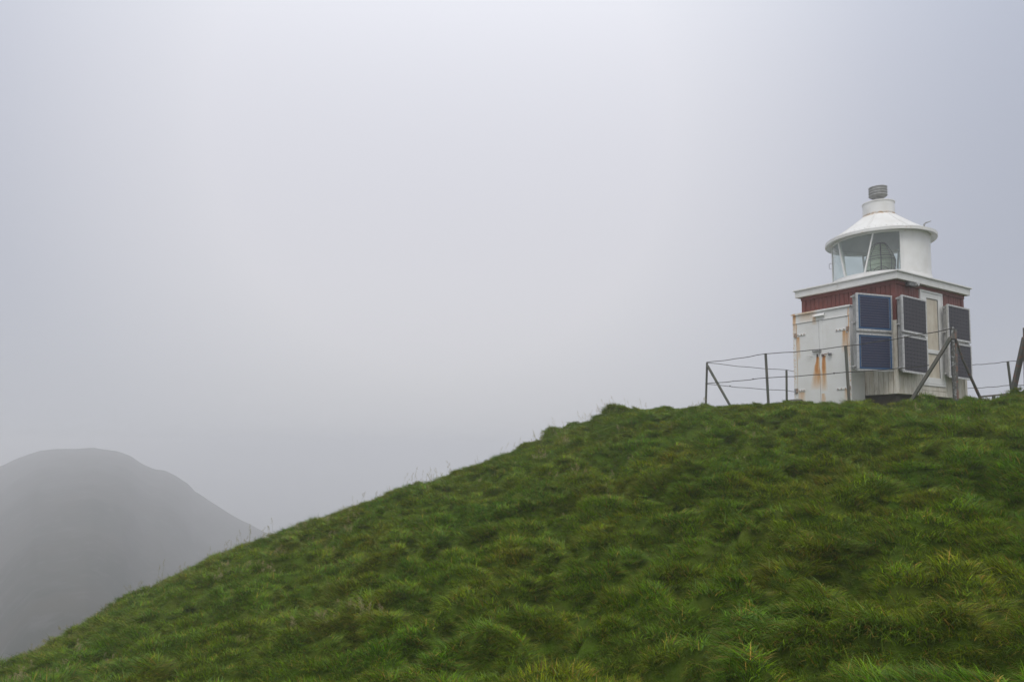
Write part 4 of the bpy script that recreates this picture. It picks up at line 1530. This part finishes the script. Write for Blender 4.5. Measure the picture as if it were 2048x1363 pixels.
x, y, z, r = candidates(dens, 470.0, 21)
n = len(x)
e = 0.06
hx = (ground(x + e, y) - ground(x - e, y)) / (2 * e); hy = (ground(x, y + e) - ground(x, y - e)) / (2 * e)
down_az = np.arctan2(-hy, -hx)
flow = perlin(x * 0.55, y * 0.55, 12) * 3.2 + 3.3                 # combed by the wind, mostly to the left
wgt = np.clip(np.hypot(hx, hy) * 1.2, 0, 1)
vx = np.cos(flow) * (1 - wgt) + np.cos(down_az) * wgt; vy = np.sin(flow) * (1 - wgt) + np.sin(down_az) * wgt
az = np.arctan2(vy, vx) + r.normal(0, 0.32, n)
rot = np.stack([r.normal(0, 0.10, n), r.normal(0, 0.10, n), az], 1)
hum = hummock(x, y)
sz = 0.78 + 0.35 * np.clip(perlin(x * 1.3, y * 1.3, 14) + 0.4, 0, 1) + 1.6 * np.clip(hum, -0.1, 0.15) + r.normal(0, 0.12, n)
crest_lot = (y > 14) & (x > 3)
sz = np.clip(sz, 0.6, 1.4) * np.where(crest_lot, 0.72, 1.0) * np.clip(0.62 + 0.06 * np.hypot(x, y), 0.72, 1.0)
scl = np.stack([sz, sz, sz * r.uniform(0.8, 1.15, n)], 1)
longm = perlin(x * 0.8, y * 0.8, 15) + r.normal(0, 0.25, n) > 0.15
idx = np.where(longm, 4 + r.integers(0, 3, n), np.where(r.random(n) < 0.55, r.integers(0, 4, n), 7 + r.integers(0, 2, n)))
scatter_object('grass', np.stack([x, y, z + 0.006], 1), rot, scl, idx, gcoll, M['blade'], 'wet tussocky green grass covering the hillside')
print('grass tufts', n)

# flowering stems: along the left crest and in drifts on the slope
scoll = proto_collection('flowering_stem', [seed_mesh('stem', 2, s) for s in range(40, 44)] + [seed_mesh('stem', 3, s, 0.10, 0.2) for s in range(44, 48)])


def dens2(x, y, d):
    crestd = np.abs((y - (16.6 + 0.30 * x)) + 0.5)
    cr = np.where((x < 3.0) & (crestd < 1.1), 3.6, 0.0) * np.clip(perlin(x * 1.6, y * 1.6, 21) * 2.5 + 0.6, 0, 1)
    drift = np.clip(perlin(x * 0.5, y * 0.5, 22) * 4 - 0.4, 0, 1) * np.clip(perlin(x * 2.2, y * 2.2, 23) * 3, 0, 1)
    left = np.clip((1.5 - (x - 0.30 * y + 2.0)) / 4, 0.02, 1)
    return cr * 1.5 + np.where((x > -1) & (y < 8), 0.0, 26.0 * drift * left + 0.2)


x, y, z, r = candidates(dens2, 46.0, 33)
n = len(x)
rot = np.stack([r.normal(0, 0.12, n), r.normal(0, 0.12, n), r.uniform(0, 6.28, n)], 1)
s_ = r.uniform(0.75, 1.15, n)
cr = (np.abs((y - (16.6 + 0.30 * x)) + 0.5) < 1.2) & (x < 3)
idx = np.where(cr, r.integers(0, 4, n), 4 + r.integers(0, 4, n))
scatter_object('flowering_grass', np.stack([x, y, z], 1), rot, np.stack([s_] * 3, 1), idx, scoll, M['seed'], 'pale feathery flowering grass stems along the hill crest')
print('stems', n)

# ------------------------------------------------------------------ haze
hz = MB().box(-1300, 1300, -1300, 1300, -127, 7.2).build('haze', [])
hm = bpy.data.materials.new('fog'); hm.use_nodes = True
ht = hm.node_tree; ht.nodes.clear()
ho = ht.nodes.new('ShaderNodeOutputMaterial'); pv = ht.nodes.new('ShaderNodeVolumePrincipled')
pv.inputs['Color'].default_value = (0.968, 0.968, 0.99, 1)
pv.inputs['Density'].default_value = 0.0034
pv.inputs['Anisotropy'].default_value = 0.25
ht.links.new(pv.outputs[0], ho.inputs['Volume'])
hz.data.materials.append(hm)
tag(hz, kind='stuff')
